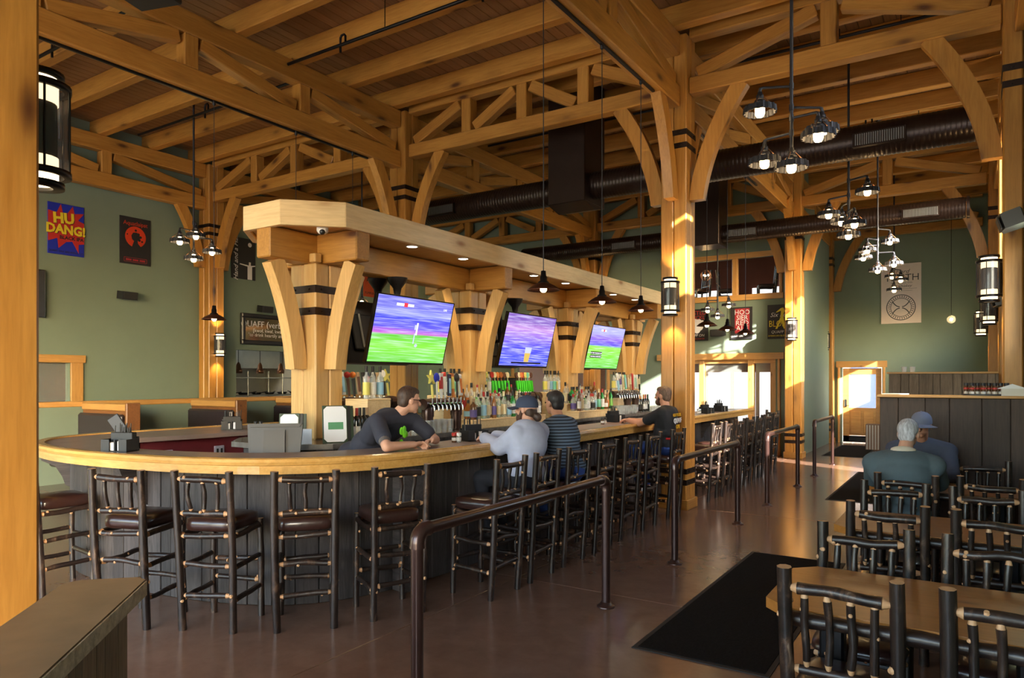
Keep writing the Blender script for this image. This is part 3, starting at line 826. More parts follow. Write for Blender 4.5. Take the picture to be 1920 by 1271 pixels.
# ================================================================ TELEVISIONS
def tv(label, y0, y1, facing, screen, overlay=None):
    """hangs below the canopy, tilted to face the stools; facing +1 = aisle side"""
    w = y1 - y0; hgt = 0.76; yc = (y0 + y1) / 2
    t = thing('television', label, 'television', (-5.62, yc, 2.24))
    tilt = R(14)
    # local panel frame: u along y, v up, n outwards
    n = Vector((facing * math.cos(tilt), 0, -math.sin(tilt))); v = Vector((facing * math.sin(tilt), 0, math.cos(tilt))); u = Vector((0, facing, 0))
    cen = Vector((facing * 0.36, 0, 0))
    M4 = Matrix(((u.x, -n.x, v.x, cen.x), (u.y, -n.y, v.y, cen.y), (u.z, -n.z, v.z, cen.z), (0, 0, 0, 1)))   # x=u, -y=n, z=v
    pb = MB(); pb.cbox((-w / 2, 0.0, -hgt / 2), (w / 2, 0.05, hgt / 2), 0.006); o = pb.build('housing', 'tv_black', t); o.matrix_basis = M4
    pb = MB()
    for lo, hi in (((-w / 2, -0.006, -hgt / 2), (w / 2, 0.001, -hgt / 2 + 0.022)), ((-w / 2, -0.006, hgt / 2 - 0.012), (w / 2, 0.001, hgt / 2)),
                   ((-w / 2, -0.006, -hgt / 2), (-w / 2 + 0.011, 0.001, hgt / 2)), ((w / 2 - 0.011, -0.006, -hgt / 2), (w / 2, 0.001, hgt / 2))): pb.box(lo, hi)
    o = pb.build('bezel', 'tv_black', t); o.matrix_basis = M4
    pb = MB(); pb.box((-w / 2 + 0.011, -0.003, -hgt / 2 + 0.022), (w / 2 - 0.011, 0.0, hgt / 2 - 0.012)); so = pb.build('screen', screen, t); so.matrix_basis = M4
    pb = MB(); pb.cbox((-0.25, 0.05, -0.22), (0.25, 0.09, 0.2), 0.01); o = pb.build('back_cover', 'black_plastic', t); o.matrix_basis = M4
    for k in (-0.14, 0.14):
        pb = MB(); pb.box((k - 0.015, 0.05, -0.2), (k + 0.015, 0.11, 0.2)); o = pb.build('mount_rail', 'steel', t); o.matrix_basis = M4
    pb = MB(); pb.lathe([(0.12, 0.62), (0.11, 0.58), (0.05, 0.50), (0.035, 0.42), (0.03, 0.0)], 14); pb.tube([(0, 0, 0.02), (facing * 0.14, 0, 0.0)], 0.025, 8)
    pb.build('ceiling_mount', 'black_metal', t, (0.13 * facing, 0.0, 0))
    if overlay: overlay(so, w, hgt)
    return t
def score(so, w, h):
    F = Matrix.Rotation(PI / 2, 4, 'X')
    def chip(x0, x1, z0, z1, m, nm='graphic'):
        pb = MB(); pb.box((x0, -0.006, z0), (x1, -0.004, z1)); return pb.build(nm, m, so)
    chip(-0.34, -0.22, 0.27, 0.30, 'scr_white'); chip(-0.22, -0.16, 0.262, 0.308, 'scr_red'); chip(-0.16, -0.06, 0.27, 0.30, 'scr_white')
    text('caption', 'LIVE', 0.035, 'scr_white', so, Matrix.Translation((0.50, -0.006, 0.28)) @ F)
    chip(0.05, 0.075, -0.04, 0.10, 'scr_white'); chip(0.02, 0.06, 0.02, 0.075, 'scr_pale'); chip(0.03, 0.045, -0.14, -0.02, 'scr_pale')
    pb = MB(); pb.ball((0.09, -0.005, -0.16), (0.025, 0.002, 0.02), 10, 6); pb.build('graphic', 'scr_pale', so)
def pint(so, w, h):
    pb = MB(); pb.prism([(-0.03, -0.30), (0.09, -0.30), (0.11, -0.14), (-0.05, -0.14)], -0.006, -0.004, axis=1); pb.build('graphic', 'scr_gold', so)
    pb = MB(); pb.prism([(-0.05, -0.17), (0.11, -0.17), (0.115, -0.09), (-0.055, -0.09)], -0.008, -0.006, axis=1); pb.build('graphic', 'scr_pale', so)
    pb = MB(); pb.box((-0.35, -0.006, -0.325), (0.45, -0.004, -0.305)); pb.build('graphic', 'tv_black', so)
def caption(so, w, h):
    F = Matrix.Rotation(PI / 2, 4, 'X')
    for z in (-0.10, -0.16):
        pb = MB(); pb.box((-0.52, -0.006, z - 0.022), (-0.10, -0.004, z + 0.026)); pb.build('caption_bar', 'tv_black', so)
    text('caption', 'YET TIME TO REGROUP A BIT', 0.032, 'scr_white', so, Matrix.Translation((-0.31, -0.007, -0.10)) @ F)
    text('caption', 'WE HAVE ALL SEEN RODRI', 0.032, 'scr_white', so, Matrix.Translation((-0.31, -0.007, -0.16)) @ F)
    pb = MB(); pb.box((-0.30, -0.006, 0.28), (-0.1, -0.004, 0.31)); pb.build('graphic', 'scr_white', so)
    pb = MB(); pb.box((-0.215, -0.008, 0.275), (-0.175, -0.006, 0.315)); pb.build('graphic', 'scr_red', so)
glow('scr_white', (0.9, 0.9, 1.0), 1.2); glow('scr_red', (0.8, 0.05, 0.08), 1.1); glow('scr_pale', (0.62, 0.66, 1.0), 1.0); glow('scr_gold', (0.75, 0.52, 0.12), 1.0)
tv('television showing a blurred soccer match nearest the bartender', 5.40, 6.70, 1, 'screen_soccer', score)
tv('middle television showing a purple crowd and a pint of beer', 7.89, 9.20, 1, 'screen_crowd', pint)
tv('far television with green pitch and caption lines', 10.42, 11.72, 1, 'screen_pitch', caption)
tv('black back of the television hung behind the soccer match screen', 5.36, 6.66, -1, 'screen_blue')
tv('black back of the television hung behind the purple crowd screen', 7.89, 9.19, -1, 'screen_blue')
tv('black back of the television hung behind the captioned screen', 10.42, 11.70, -1, 'screen_blue')

# ================================================================ LOG FURNITURE
def log(name, p0, p1, r, parent, seed=0, tip0=True, tip1=True, knots=0, bend=0.012, flat=False):
    """barked branch with whittled pale ends (tip) or sawn pale ends (flat)"""
    rg = random.Random(seed); p0 = Vector(p0); p1 = Vector(p1); d = p1 - p0; L = d.length; t = d / L
    a = t.orthogonal().normalized(); c = t.cross(a)
    w1, w2, ph = rg.uniform(-bend, bend), rg.uniform(-bend, bend), rg.uniform(0, 6.28)
    n = 6; pts = []; rad = []
    tl = min(0.03, L * 0.1)
    s0 = tl if tip0 else 0; s1 = L - tl if tip1 else L
    for i in range(n + 1):
        f = i / n; dd = s0 + (s1 - s0) * f
        pts.append(p0 + t * dd + a * (w1 * math.sin(PI * f)) + c * (w2 * math.sin(2 * PI * f + ph) * 0.6 * math.sin(PI * f)))
        rad.append(r * rg.uniform(0.92, 1.08))
    b = MB(); b.tube(pts, rad, 8, 0, cap=True, cap_mi=1)
    if tip0: b.tube([p0, pts[0]], [r * 0.5, r * 0.97], 8, 1, cap=False)
    if tip1: b.tube([pts[-1], p1], [r * 0.97, r * 0.5], 8, 1, cap=False)
    for k in range(knots):
        f = rg.uniform(0.12, 0.9); q = p0 + t * (L * f); th = rg.uniform(0, 6.28); dr = a * math.cos(th) + c * math.sin(th)
        b.tube([q + dr * (r * 0.8), q + dr * (r * 1.16)], [r * 0.55, r * 0.34], 7, 1)
    return b.build(name, ['bark', 'cut_wood'], parent)
def cushion(name, w, d, z0, z1, parent, mat='leather', yoff=0.0):
    b = MB(); n = 20; prof = [(0.90, z0), (0.985, z0 + 0.012), (1.0, (z0 + z1) / 2), (0.97, z1 - 0.012), (0.80, z1), (0.35, z1 + 0.006), (0.0, z1 + 0.008)]
    vs = []
    for f, z in prof:
        for k in range(n):
            th = 2 * PI * k / n + PI / 4; cx, sy = math.cos(th), math.sin(th); e = 0.32
            vs.append((math.copysign(abs(cx) ** e, cx) * w / 2 * f, yoff + math.copysign(abs(sy) ** e, sy) * d / 2 * f, z))
    fs = []
    for i in range(len(prof) - 1):
        for k in range(n): fs.append((i * n + k, i * n + (k + 1) % n, (i + 1) * n + (k + 1) % n, (i + 1) * n + k))
    fs.append(tuple(range(n))[::-1]); b.add(vs, fs, 0, True)
    return b.build(name, mat, parent)
def make_stool(seed):
    t = thing('bar_stool', 'x', 'bar stool', (0, 0, 0), 0, 'log bar stools round the bar')
    S = seed * 100; r = 0.0235
    for s in (-1, 1):
        sd = S + (5 if s > 0 else 1)
        log('rear_post', (s * 0.185, -0.185, 0), (s * 0.198, -0.255, 1.09), r * 1.08, t, sd, False, False, 3, 0.012)
        log('front_leg', (s * 0.185, 0.185, 0), (s * 0.178, 0.178, 0.70), r * 0.98, t, sd + 1, False, False, 2, 0.010)
        for k, z in enumerate((0.21, 0.43, 0.645)):
            log('side_rung', (s * 0.186, -0.19 - 0.02 * (z > 0.5), z), (s * 0.184, 0.18, z + 0.015), r * (0.78 if z < 0.6 else 0.9), t, sd + 10 + k, True, True, 1)
    for k, (y, z) in enumerate(((-0.195, 0.24), (-0.20, 0.46), (-0.215, 0.645), (0.182, 0.27), (0.18, 0.40), (0.178, 0.645))):
        log('rung', (-0.175, y, z), (0.175, y, z + 0.012 * (-1) ** k), r * 0.8, t, S + 30 + k, True, True, 1)
    log('lower_rail', (-0.178, -0.222, 0.80), (0.178, -0.222, 0.805), r * 0.9, t, S + 41, True, True, 1)
    log('top_rail', (-0.18, -0.247, 1.035), (0.18, -0.247, 1.025), r * 0.95, t, S + 42, True, True, 2, 0.02)
    for k in (-1, 0, 1): log('spindle', (k * 0.095, -0.224, 0.81), (k * 0.105, -0.246, 1.03), r * 0.62, t, S + 50 + k, True, True, 0, 0.014)
    cushion('seat', 0.37, 0.40, 0.672, 0.765, t, 'leather', 0.0)
    return t
def make_chair(seed):
    t = thing('dining_chair', 'x', 'chair', (0, 0, 0), 0, 'log dining chairs')
    S = 5000 + seed * 100; r = 0.024
    for s in (-1, 1):
        sd = S + (5 if s > 0 else 1)
        log('rear_post', (s * 0.19, -0.175, 0), (s * 0.198, -0.245, 0.955), r * 1.12, t, sd, False, False, 4, 0.010)
        log('front_leg', (s * 0.19, 0.185, 0), (s * 0.186, 0.18, 0.43), r, t, sd + 1, False, False, 2, 0.008)
        for k, z in enumerate((0.19, 0.40)): log('side_rung', (s * 0.19, -0.185, z), (s * 0.188, 0.18, z + 0.01), r * 0.8, t, sd + 10 + k, True, True, 1)
    for k, (y, z) in enumerate(((-0.185, 0.22), (-0.2, 0.40), (0.183, 0.26), (0.182, 0.405))): log('rung', (-0.178, y, z), (0.178, y, z + 0.01), r * 0.8, t, S + 30 + k, True, True, 1)
    log('lower_rail', (-0.178, -0.205, 0.545), (0.178, -0.205, 0.55), r * 0.85, t, S + 41, True, True, 1)
    log('top_rail', (-0.18, -0.236, 0.875), (0.18, -0.236, 0.865), r * 0.98, t, S + 42, True, True, 2, 0.018)
    for k in range(4): log('spindle', (-0.12 + 0.08 * k, -0.207, 0.555), (-0.125 + 0.083 * k, -0.234, 0.87), r * 0.66, t, S + 50 + k, True, True, 1, 0.01)
    cushion('seat', 0.38, 0.41, 0.405, 0.475, t, 'leather', 0.0)
    return t
STOOLS = [make_stool(1), make_stool(2)]; used_s = [False, False]; n_st = [0]
def place_stool(x, y, out, label):
    """rear-leg centre x, y; out = direction the back faces"""
    k = n_st[0] % 2; n_st[0] += 1
    t = STOOLS[k] if not used_s[k] else copy_tree(STOOLS[k]); used_s[k] = True
    o = Vector(out).normalized(); ang = math.atan2(o.y, o.x) + PI / 2          # local -y -> out
    t.location = (x - o.x * 0.19, y - o.y * 0.19, 0); t.rotation_euler = (0, 0, ang); t['label'] = label
    return t
W = 'log bar stool with dark leather seat '
place_stool(-6.25, 2.62, (-0.05, -1), W + 'half hidden behind the big foreground column')
place_stool(-4.86, 2.60, (0.33, -0.94), W + 'behind the stone ledge, first along the curved bar')
place_stool(-4.30, 2.86, (0.40, -0.91), W + 'second along the curved bar front, turned a little')
place_stool(-3.765, 3.24, (0.74, -0.67), W + 'third along the curved bar, back square to view')
place_stool(-3.43, 3.79, (0.90, -0.44), W + 'fourth along the curved bar behind the handrail end')
row = [(4.63, 'empty stool in front of the man in the grey sweatshirt'), (5.20, 'stool carrying the man in the grey sweatshirt'), (5.78, 'stool under the man in the striped jacket'),
       (6.40, 'empty stool just beyond the striped jacket'), (7.02, 'empty stool midway between the jacket and the black shirt'), (7.62, 'empty stool next to the man in the black shirt'), (8.42, 'stool carrying the man in the black shirt')]
for y, lab in row: place_stool(-3.07, y, (1, 0.02 * math.sin(y * 5)), 'log bar ' + lab)
for k in range(7): place_stool(-3.02, 9.85 + 0.60 * k, (1, 0.04 * math.sin(k * 2.1)), W + '%s beyond the braced column' % ORD[k])
place_stool(-8.32, 5.0, (-1, 0), W + 'on the booth side of the bar, nearer one'); place_stool(-8.32, 6.0, (-1, 0), W + 'on the booth side of the bar, farther one')
place_stool(-3.3, 14.45, (0.7, 0.7), W + 'at the rounded far end of the bar')

CHAIRS = [make_chair(1), make_chair(2), make_chair(3)]; used_c = [False] * 3; n_ch = [0]
def place_chair(x, y, face, label):
    """x, y of the back's top rail; face +1 looks along +y"""
    k = n_ch[0] % 3; n_ch[0] += 1
    t = CHAIRS[k] if not used_c[k] else copy_tree(CHAIRS[k]); used_c[k] = True
    t.location = (x, y + face * 0.24, 0); t.rotation_euler = (0, 0, (0 if face > 0 else PI) + 0.02 * math.sin(x * 9 + y)); t['label'] = label
    return t
TABLES = [(3.03, 3.83), (4.86, 5.64), (6.80, 7.52)]
tn = ['nearest', 'second', 'farthest']
for i, (y0, y1) in enumerate(TABLES):
    for xi, x in enumerate((-0.415, 0.14)):
        sd = ('aisle end', 'window end')[xi]
        place_chair(x, (y0 - 0.085) if i < 2 else (6.33, 6.45)[xi], 1, 'log dining chair on the near side of the %s table, %s' % (tn[i], sd))
        place_chair(x - 0.03, y1 + 0.16 + (0.30, 0.12)[xi] * (i == 2), -1, 'log dining chair on the far side of the %s table, %s' % (tn[i], sd))
def table(i, y0, y1):
    t = thing('dining_table', '%s varnished plank table with bark edge in the dining row' % tn[i], 'table', (-0.15, (y0 + y1) / 2, 0), 0, 'varnished dining tables')
    hw = 0.585; hd = (y1 - y0) / 2; c = 0.10; z0, z1 = 0.715, 0.76
    nb = 4; bw = 2 * (hd - 0.024) / nb
    for k in range(nb):
        ya = -hd + 0.024 + bw * k; yb = ya + bw - 0.0015
        if k == 0: poly = [(-hw + c, ya), (hw - c, ya), (hw, min(yb, ya + c)), (hw, yb), (-hw, yb), (-hw, min(yb, ya + c))]
        elif k == nb - 1: poly = [(-hw, ya), (hw, ya), (hw, max(ya, yb - c)), (hw - c, yb), (-hw + c, yb), (-hw, max(ya, yb - c))]
        else: poly = [(-hw, ya), (hw, ya), (hw, yb), (-hw, yb)]
        b = MB(); b.prism(poly, z0, z1); b.build('plank', 'table_top', t)
    for s in (-1, 1):
        b = MB(); pts = [(-hw + c + (2 * hw - 2 * c) * k / 10, s * (hd - 0.012 + 0.006 * math.sin(k * 2.3 + i)), 0.725) for k in range(11)]
        b.tube(pts, [0.030 + 0.004 * math.sin(k * 1.7) for k in range(11)], 8, 0, cap_mi=1); b.build('bark_edge', ['bark', 'cut_wood'], t)
    for s in (-1, 1):
        b = MB(); b.cbox((s * 0.36 - 0.05, -0.05, 0.03), (s * 0.36 + 0.05, 0.05, 0.715), 0.01); b.build('pedestal', 'black_metal', t)
        b = MB(); b.cbox((s * 0.36 - 0.03, -0.27, 0.0), (s * 0.36 + 0.03, 0.27, 0.035), 0.008); b.build('foot', 'black_metal', t)
for i, (y0, y1) in enumerate(TABLES): table(i, y0, y1)

# ---- handrails along the aisle
def handrail(y0, y1, label, x=-2.275, zt=0.955):
    t = thing('handrail', label, 'handrail', (x, (y0 + y1) / 2, 0), 0, 'bronze pipe handrails along the aisle')
    a, c_ = y0 - (y0 + y1) / 2, y1 - (y0 + y1) / 2; r = 0.0315
    for y in (a, c_):
        b = MB(); b.tube([(0, y, 0.012), (0, y, zt - 0.07)], r, 14); b.build('post', 'bronze_pipe', t)
        b = MB(); b.lathe([(0.068, 0), (0.068, 0.008), (0.062, 0.013), (0.042, 0.016), (0.04, 0.035), (r, 0.037)], 18, center=(0, y, 0), caps=False); b.build('flange', 'bronze_pipe', t)
    b = MB(); b.tube([(0, a + 0.07, zt), (0, c_ - 0.07, zt)], r, 14); b.build('rail', 'bronze_pipe', t)
    for s, y in ((1, a), (-1, c_)):
        b = MB(); pts = [(0, y, zt - 0.085), (0, y, zt - 0.065)] + [(0, y + s * 0.06 * (1 - math.cos(q * PI / 10)), zt - 0.06 + 0.06 * math.sin(q * PI / 10)) for q in range(1, 6)] + [(0, y + s * 0.085, zt)]
        b.tube(pts, [r * 1.25] + [r * 1.18] * 6 + [r * 1.25], 14); b.build('elbow', 'bronze_pipe', t)
handrail(2.65, 4.80, 'nearest bronze pipe handrail in front of the stools')
handrail(6.27, 8.38, 'second bronze pipe handrail passing the man in the black shirt')
handrail(9.82, 11.84, 'third bronze pipe handrail along the aisle')
handrail(13.29, 15.25, 'last bronze pipe handrail near the entrance door')

# ---- floor mats
def mat(label, x0, x1, y0, y1, rot=0):
    t = thing('floor_mat', label, 'mat', ((x0 + x1) / 2, (y0 + y1) / 2, 0), rot, 'black runner mats')
    hx, hy = (x1 - x0) / 2, (y1 - y0) / 2
    b = MB(); b.cbox((-hx + 0.03, -hy + 0.03, 0.001), (hx - 0.03, hy - 0.03, 0.010), 0.003); b.build('pile', 'mat_black', t)
    b = MB()
    for lo, hi in (((-hx, -hy, 0.001), (hx, -hy + 0.03, 0.006)), ((-hx, hy - 0.03, 0.001), (hx, hy, 0.006)), ((-hx, -hy + 0.03, 0.001), (-hx + 0.03, hy - 0.03, 0.006)), ((hx - 0.03, -hy + 0.03, 0.001), (hx, hy - 0.03, 0.006))): b.box(lo, hi)
    b.build('rubber_border', 'rubber_edge', t)
mat('near black runner mat beside the dining tables', -1.79, -0.95, 4.15, 7.1)
mat('second black runner mat beyond the seated old man', -1.70, -0.85, 10.75, 14.3)
mat('black mat in front of the entrance door', -2.75, -1.90, 16.9, 19.85)

# ---- stone capped ledge at the lower corner
led = thing('stone_ledge', 'low plank wall with concrete cap in the near corner', 'ledge', (-2.08, 0.76, 0), -PI / 4)
b = MB(); b.prism([(-0.90, -0.10), (-0.86, -0.14), (0.28, -0.14), (0.28, 0.14), (-0.86, 0.14), (-0.90, 0.10)], 0.893, 0.95); b.build('cap', 'concrete_cap', led)
b = MB(); b.prism([(0.284, -0.14), (1.0, -0.14), (1.0, 0.14), (0.284, 0.14)], 0.893, 0.95); b.build('cap', 'concrete_cap', led)
for s in (-1, 1):
    b = MB(); b.cbox((-0.86, s * 0.1425 - 0.003, 0.89), (1.0, s * 0.1425 + 0.003, 0.945), 0.002); b.build('rough_edge', 'cap_edge', led)
b = MB(); b.box((-0.80, -0.075, 0), (1.0, 0.075, 0.893)); b.build('core', 'rubber_edge', led)
for s in (-1, 1):
    x = -0.80; k = 0
    while x < 0.99:
        w = (0.10, 0.13, 0.08, 0.12)[k % 4]
        beam_m = MB(); beam_m.cbox((0, -w / 2 + 0.002, -0.011), (0.892, w / 2 - 0.002, 0.011), 0.004)
        o = beam_m.build('plank', 'barnwood_grey', led)
        o.matrix_basis = Matrix(((0, 1, 0, x + w / 2), (0, 0, s, s * 0.086), (1, 0, 0, 0), (0, 0, 0, 1))); x += w; k += 1
o = MB(); o.cbox((0, -0.085, -0.011), (0.892, 0.085, 0.011), 0.004); o = o.build('end_plank', 'barnwood_grey', led)
o.matrix_basis = Matrix(((0, 0, -1, -0.81), (0, 1, 0, 0), (1, 0, 0, 0), (0, 0, 0, 1)))

# ---- plank partitions with pine caps
def partition(label, y, x0, x1, z, widths, mat_):
    t = thing('plank_partition', label, 'partition', ((x0 + x1) / 2, y, 0)); hx = (x1 - x0) / 2
    b = MB(); b.box((-hx, -0.05, 0), (hx, 0.05, z - 0.03)); b.build('core', 'rubber_edge', t)
    b = MB(); b.cbox((-hx - 0.03, -0.10, z - 0.028), (hx, 0.10, z), 0.006); b.build('cap', 'trim_wood', t)
    for s in (-1, 1):
        x = -hx; k = 0
        while x < hx - 0.01:
            w = min(widths[k % len(widths)], hx - x)
            pb = MB(); pb.cbox((0, -w / 2 + 0.002, -0.011), (z - 0.03, w / 2 - 0.002, 0.011), 0.004)
            o = pb.build('plank', mat_, t); o.matrix_basis = Matrix(((0, 1, 0, x + w / 2), (0, 0, s, s * 0.062), (1, 0, 0, 0), (0, 0, 0, 1))); x += w; k += 1
    return t
partition('dark brown plank partition behind the old man with jars on its cap', 8.35, -0.78, 0.47, 1.54, (0.17, 0.24, 0.21, 0.27, 0.23, 0.18), 'barnwood_brown')
partition('taller grey plank partition near the entrance door', 12.2, -1.02, 0.36, 1.81, (0.16, 0.11, 0.13, 0.18, 0.09), 'barnwood_grey')
t = thing('cardboard_box', 'light brown box on the floor behind the dark partition', 'box', (-1.93, 18.95, 0))
b = MB(); b.cbox((-0.15, -0.12, 0), (0.15, 0.12, 0.62), 0.008); b.build('body', 'box_card', t)
for k in range(5):
    b = MB(); b.box((-0.13 + k * 0.06, -0.124, 0.02), (-0.10 + k * 0.06, -0.12, 0.6)); b.build('stripe', 'off_white', t)

# ---- booths along the green wall
t = thing('booth_divider', 'long low green half wall with timber rail behind the booths', 'partition', (-12.45, 8.0, 0))
b = MB(); b.box((-0.06, -6, 0), (0.06, 6.5, 1.25)); b.build('panel', 'wall_green', t)
beam('rail', (-12.45, 2.0, 1.29), (-12.45, 14.5, 1.29), 0.16, 0.09, 'trim_wood', t)
def booth(y, label):
    t = thing('booth_bench', label, 'booth', (-11.6, y, 0), 0, 'leather booths by the green wall')
    b = MB(); b.cbox((-0.78, -0.05, 0), (0.62, 0.05, 1.20), 0.01); b.build('back_panel', 'booth_wood', t)
    b = MB(); b.cbox((-0.78, -0.07, 1.20), (0.62, 0.07, 1.31), 0.012); b.build('top_rail', 'trim_wood', t)
    b = MB(); b.cbox((0.62, -0.11, 0), (0.68, 0.11, 1.33), 0.01); b.build('end_panel', 'booth_wood', t)
    for s in (-1, 1):
        b = MB(); b.cbox((-0.76, s * 0.10 - 0.05, 0.5), (0.56, s * 0.10 + 0.05, 1.15), 0.035); b.build('back_cushion', 'booth_leather', t)
        b = MB(); b.cbox((-0.76, s * 0.36 - 0.22, 0.3), (0.58, s * 0.36 + 0.22, 0.48), 0.03); b.build('seat_cushion', 'booth_leather', t)
booth(6.0, 'dark leather booth seat by the side window, nearest'); booth(7.95, 'dark leather booth seat below the kitchen opening'); booth(9.9, 'dark leather booth seat behind the first canopy post')

# ================================================================ LAMPS
def sconce(label, x, y, z, ang, e=9.0):
    """lantern on a column face; ang = direction it sticks out"""
    t = thing('wall_lantern', label, 'wall lamp', (x, y, z), ang, 'mesh cylinder lanterns on the columns')
    # local: +x sticks out, column face at x = 0
    b = MB(); b.cbox((0.0, -0.05, -0.16), (0.025, 0.05, 0.16), 0.005); b.build('back_plate', 'black_metal', t)
    for z0, z1 in ((-0.232, -0.115), (0.115, 0.232)):
        b = MB(); b.lathe([(0.075, z0), (0.075, z1)], 20, center=(0.11, 0, 0)); b.build('diffuser', 'sconce_glow', t)
    b = MB(); b.lathe([(0.07, -0.115), (0.07, 0.115)], 20, center=(0.11, 0, 0)); b.build('lamp_housing', 'lantern_core', t)
    b = MB(); b.lathe([(0.118, -0.185), (0.118, 0.185)], 24, center=(0.11, 0, 0), caps=False); b.build('mesh_screen', 'dark_mesh', t)
    for zz, ro, ri in ((-0.185, 0.124, 0.095), (0.185, 0.124, 0.095), (-0.235, 0.098, 0.055), (0.235, 0.098, 0.055)):
        b = MB(); b.lathe([(ri, zz - 0.012), (ro, zz - 0.012), (ro, zz + 0.012), (ri, zz + 0.012), (ri, zz - 0.012)], 24, center=(0.11, 0, 0), caps=False); b.build('ring', 'black_metal', t)
    for k in range(6):
        th = k * PI / 3 + 0.3
        b = MB(); b.tube([(0.11 + 0.12 * math.cos(th), 0.12 * math.sin(th), -0.19), (0.11 + 0.12 * math.cos(th), 0.12 * math.sin(th), 0.19)], 0.005, 6); b.build('rod', 'black_metal', t)
    for sz in (-1, 1):
        ld = bpy.data.lights.new('lantern_light', 'SPOT'); ld.energy = e * 3.5; ld.color = (1, 0.66, 0.28); ld.spot_size = R(85); ld.spot_blend = 0.55; ld.shadow_soft_size = 0.03
        lo = bpy.data.objects.new('lantern_lamp', ld); C.objects.link(lo); lo.parent = t; lo.location = (0.11, 0, sz * 0.255)
        lo.rotation_euler = (0 if sz < 0 else PI, 0, 0)
ZS = 2.77
sconce('mesh lantern on the column behind the black-shirted man', XA, Y1 - 0.181, ZS, -PI / 2)
sconce('big mesh lantern beside the foreground column at the picture edge', XA - 0.11, Y0 + 0.186, ZS, PI / 2)
sconce('mesh lantern on the far aisle column by the handrails', XA + 0.07, Y2 - 0.176, ZS, -PI / 2)
sconce('dim mesh lantern on the last column before the door', XA + 0.05, Y3 - 0.186, ZS - 0.05, -PI / 2, 4)
sconce('mesh lantern on the column against the green wall', XC + 0.206, Y1, ZS - 0.35, 0)
sconce('mesh lantern on the near dark column at the window wall', XD - 0.18, Y1, ZS, PI)
sconce('mesh lantern on the slim column at the window wall', XD - 0.105, 12.9, ZS, PI)
sconce('mesh lantern on the farthest column at the window wall', XD - 0.165, Y2, ZS, PI)
sconce('mesh lantern on the column behind the canopy end', XB, Y2 - 0.176, ZS - 0.1, -PI / 2)

def pendant(label, x, y, z, ztop=5.24):
    t = thing('pendant_lamp', label, 'pendant lamp', (x, y, z), 0, 'small dome pendant lamps over the bar')
    b = MB(); b.tube([(0, 0, 0.17), (0, 0, ztop - z)], 0.0045, 6); b.build('cord', 'lamp_pipe', t)
    b = MB(); b.lathe([(0.0, 0.18), (0.022, 0.175), (0.026, 0.13), (0.032, 0.125), (0.032, 0.085), (0.05, 0.075), (0.05, 0.06)], 14); b.build('socket_cap', 'black_metal', t)
    b = MB(); b.lathe([(0.045, 0.066), (0.07, 0.056), (0.11, 0.034), (0.142, 0.008), (0.15, 0.0), (0.147, -0.003), (0.108, 0.026), (0.068, 0.048), (0.0, 0.056)], 24, caps=False); b.build('shade', 'shade_metal', t)
    b = MB(); b.ball((0, 0, 0.008), 0.03, 10, 8); b.build('bulb', 'bulb_small', t)
    b = MB(); b.lathe([(0.02, 0), (0.02, -0.05), (0.012, -0.06)], 8, center=(0, 0, ztop - z)); b.build('track_clip', 'black_metal', t)
for k, y in enumerate((5.53, 6.75, 7.80)): pendant('dome pendant lamp in front of the canopy, %s from the near end' % ORD[k], XA, y, 2.51)
for k, y in enumerate((10.3, 11.35, 12.44)): pendant('dome pendant lamp over the far bar end, %s from the column' % ORD[k], XA, y, 2.49)
for k, y in enumerate((5.45, 6.75, 7.85)): pendant('dome pendant lamp on the booth side of the canopy, %s from the near end' % ORD[k], XB + 0.02, y, 2.46)
for lab, x, y0, y1 in (('black lamp track under the truss above the bar pendants', XA, 2.2, 8.2), ('black lamp track under the near truss over the booth side', XB, 3.0, 8.2), ('black lamp track under the far truss at the bar end', XA, 9.8, 13.2)):
    b = MB(); b.cbox((x - 0.018, y0, 5.222), (x + 0.018, y1, 5.25), 0.004); tag(b.build('lamp_track', 'black_metal'), lab, 'lamp track')

def make_lamp_head():
    """gear-rim lamp, origin at the top of its socket"""
    parts = []
    b = MB(); b.lathe([(0.0, 0.02), (0.022, 0.02), (0.024, -0.005), (0.034, -0.008), (0.034, -0.045), (0.026, -0.05)], 12); parts.append(('socket', b.mesh('socket', 'lamp_pipe')))
    b = MB(); b.lathe([(0.03, -0.05), (0.05, -0.06), (0.055, -0.085), (0.05, -0.09)], 14, caps=False); parts.append(('collar', b.mesh('collar', 'lamp_pipe')))
    b = MB(); n = 60; vs = []
    for z, ro in ((-0.12, 0), (-0.178, 0.006)):
        for k in range(n):
            th = 2 * PI * k / n; r = (0.140 + ro) if (k // 2) % 2 else (0.150 + ro); vs.append((r * math.cos(th), r * math.sin(th), z))
    for z, ro in ((-0.178, -0.006), (-0.12, -0.012)):
        for k in range(n):
            th = 2 * PI * k / n; r = (0.140 + ro) if (k // 2) % 2 else (0.150 + ro); vs.append((r * math.cos(th), r * math.sin(th), z))
    fs = []
    for i in range(4):
        for k in range(n): fs.append((i * n + k, ((i + 1) % 4) * n + k, ((i + 1) % 4) * n + (k + 1) % n, i * n + (k + 1) % n))
    b.add(vs, fs); parts.append(('gear_rim', b.mesh('gear_rim', 'lamp_pipe')))
    for k in range(3):
        th = k * 2 * PI / 3 + 0.5
        b = MB(); b.tube([(0.03 * math.cos(th), 0.03 * math.sin(th), -0.02), (0.142 * math.cos(th), 0.142 * math.sin(th), -0.125)], 0.0045, 5); parts.append(('strut', b.mesh('strut', 'copper')))
    b = MB(); b.lathe([(0.02, -0.085), (0.042, -0.11), (0.046, -0.15), (0.043, -0.19), (0.03, -0.212), (0.0, -0.22)], 14); parts.append(('bulb', b.mesh('bulb', 'bulb')))
    return parts
HEAD = make_lamp_head()
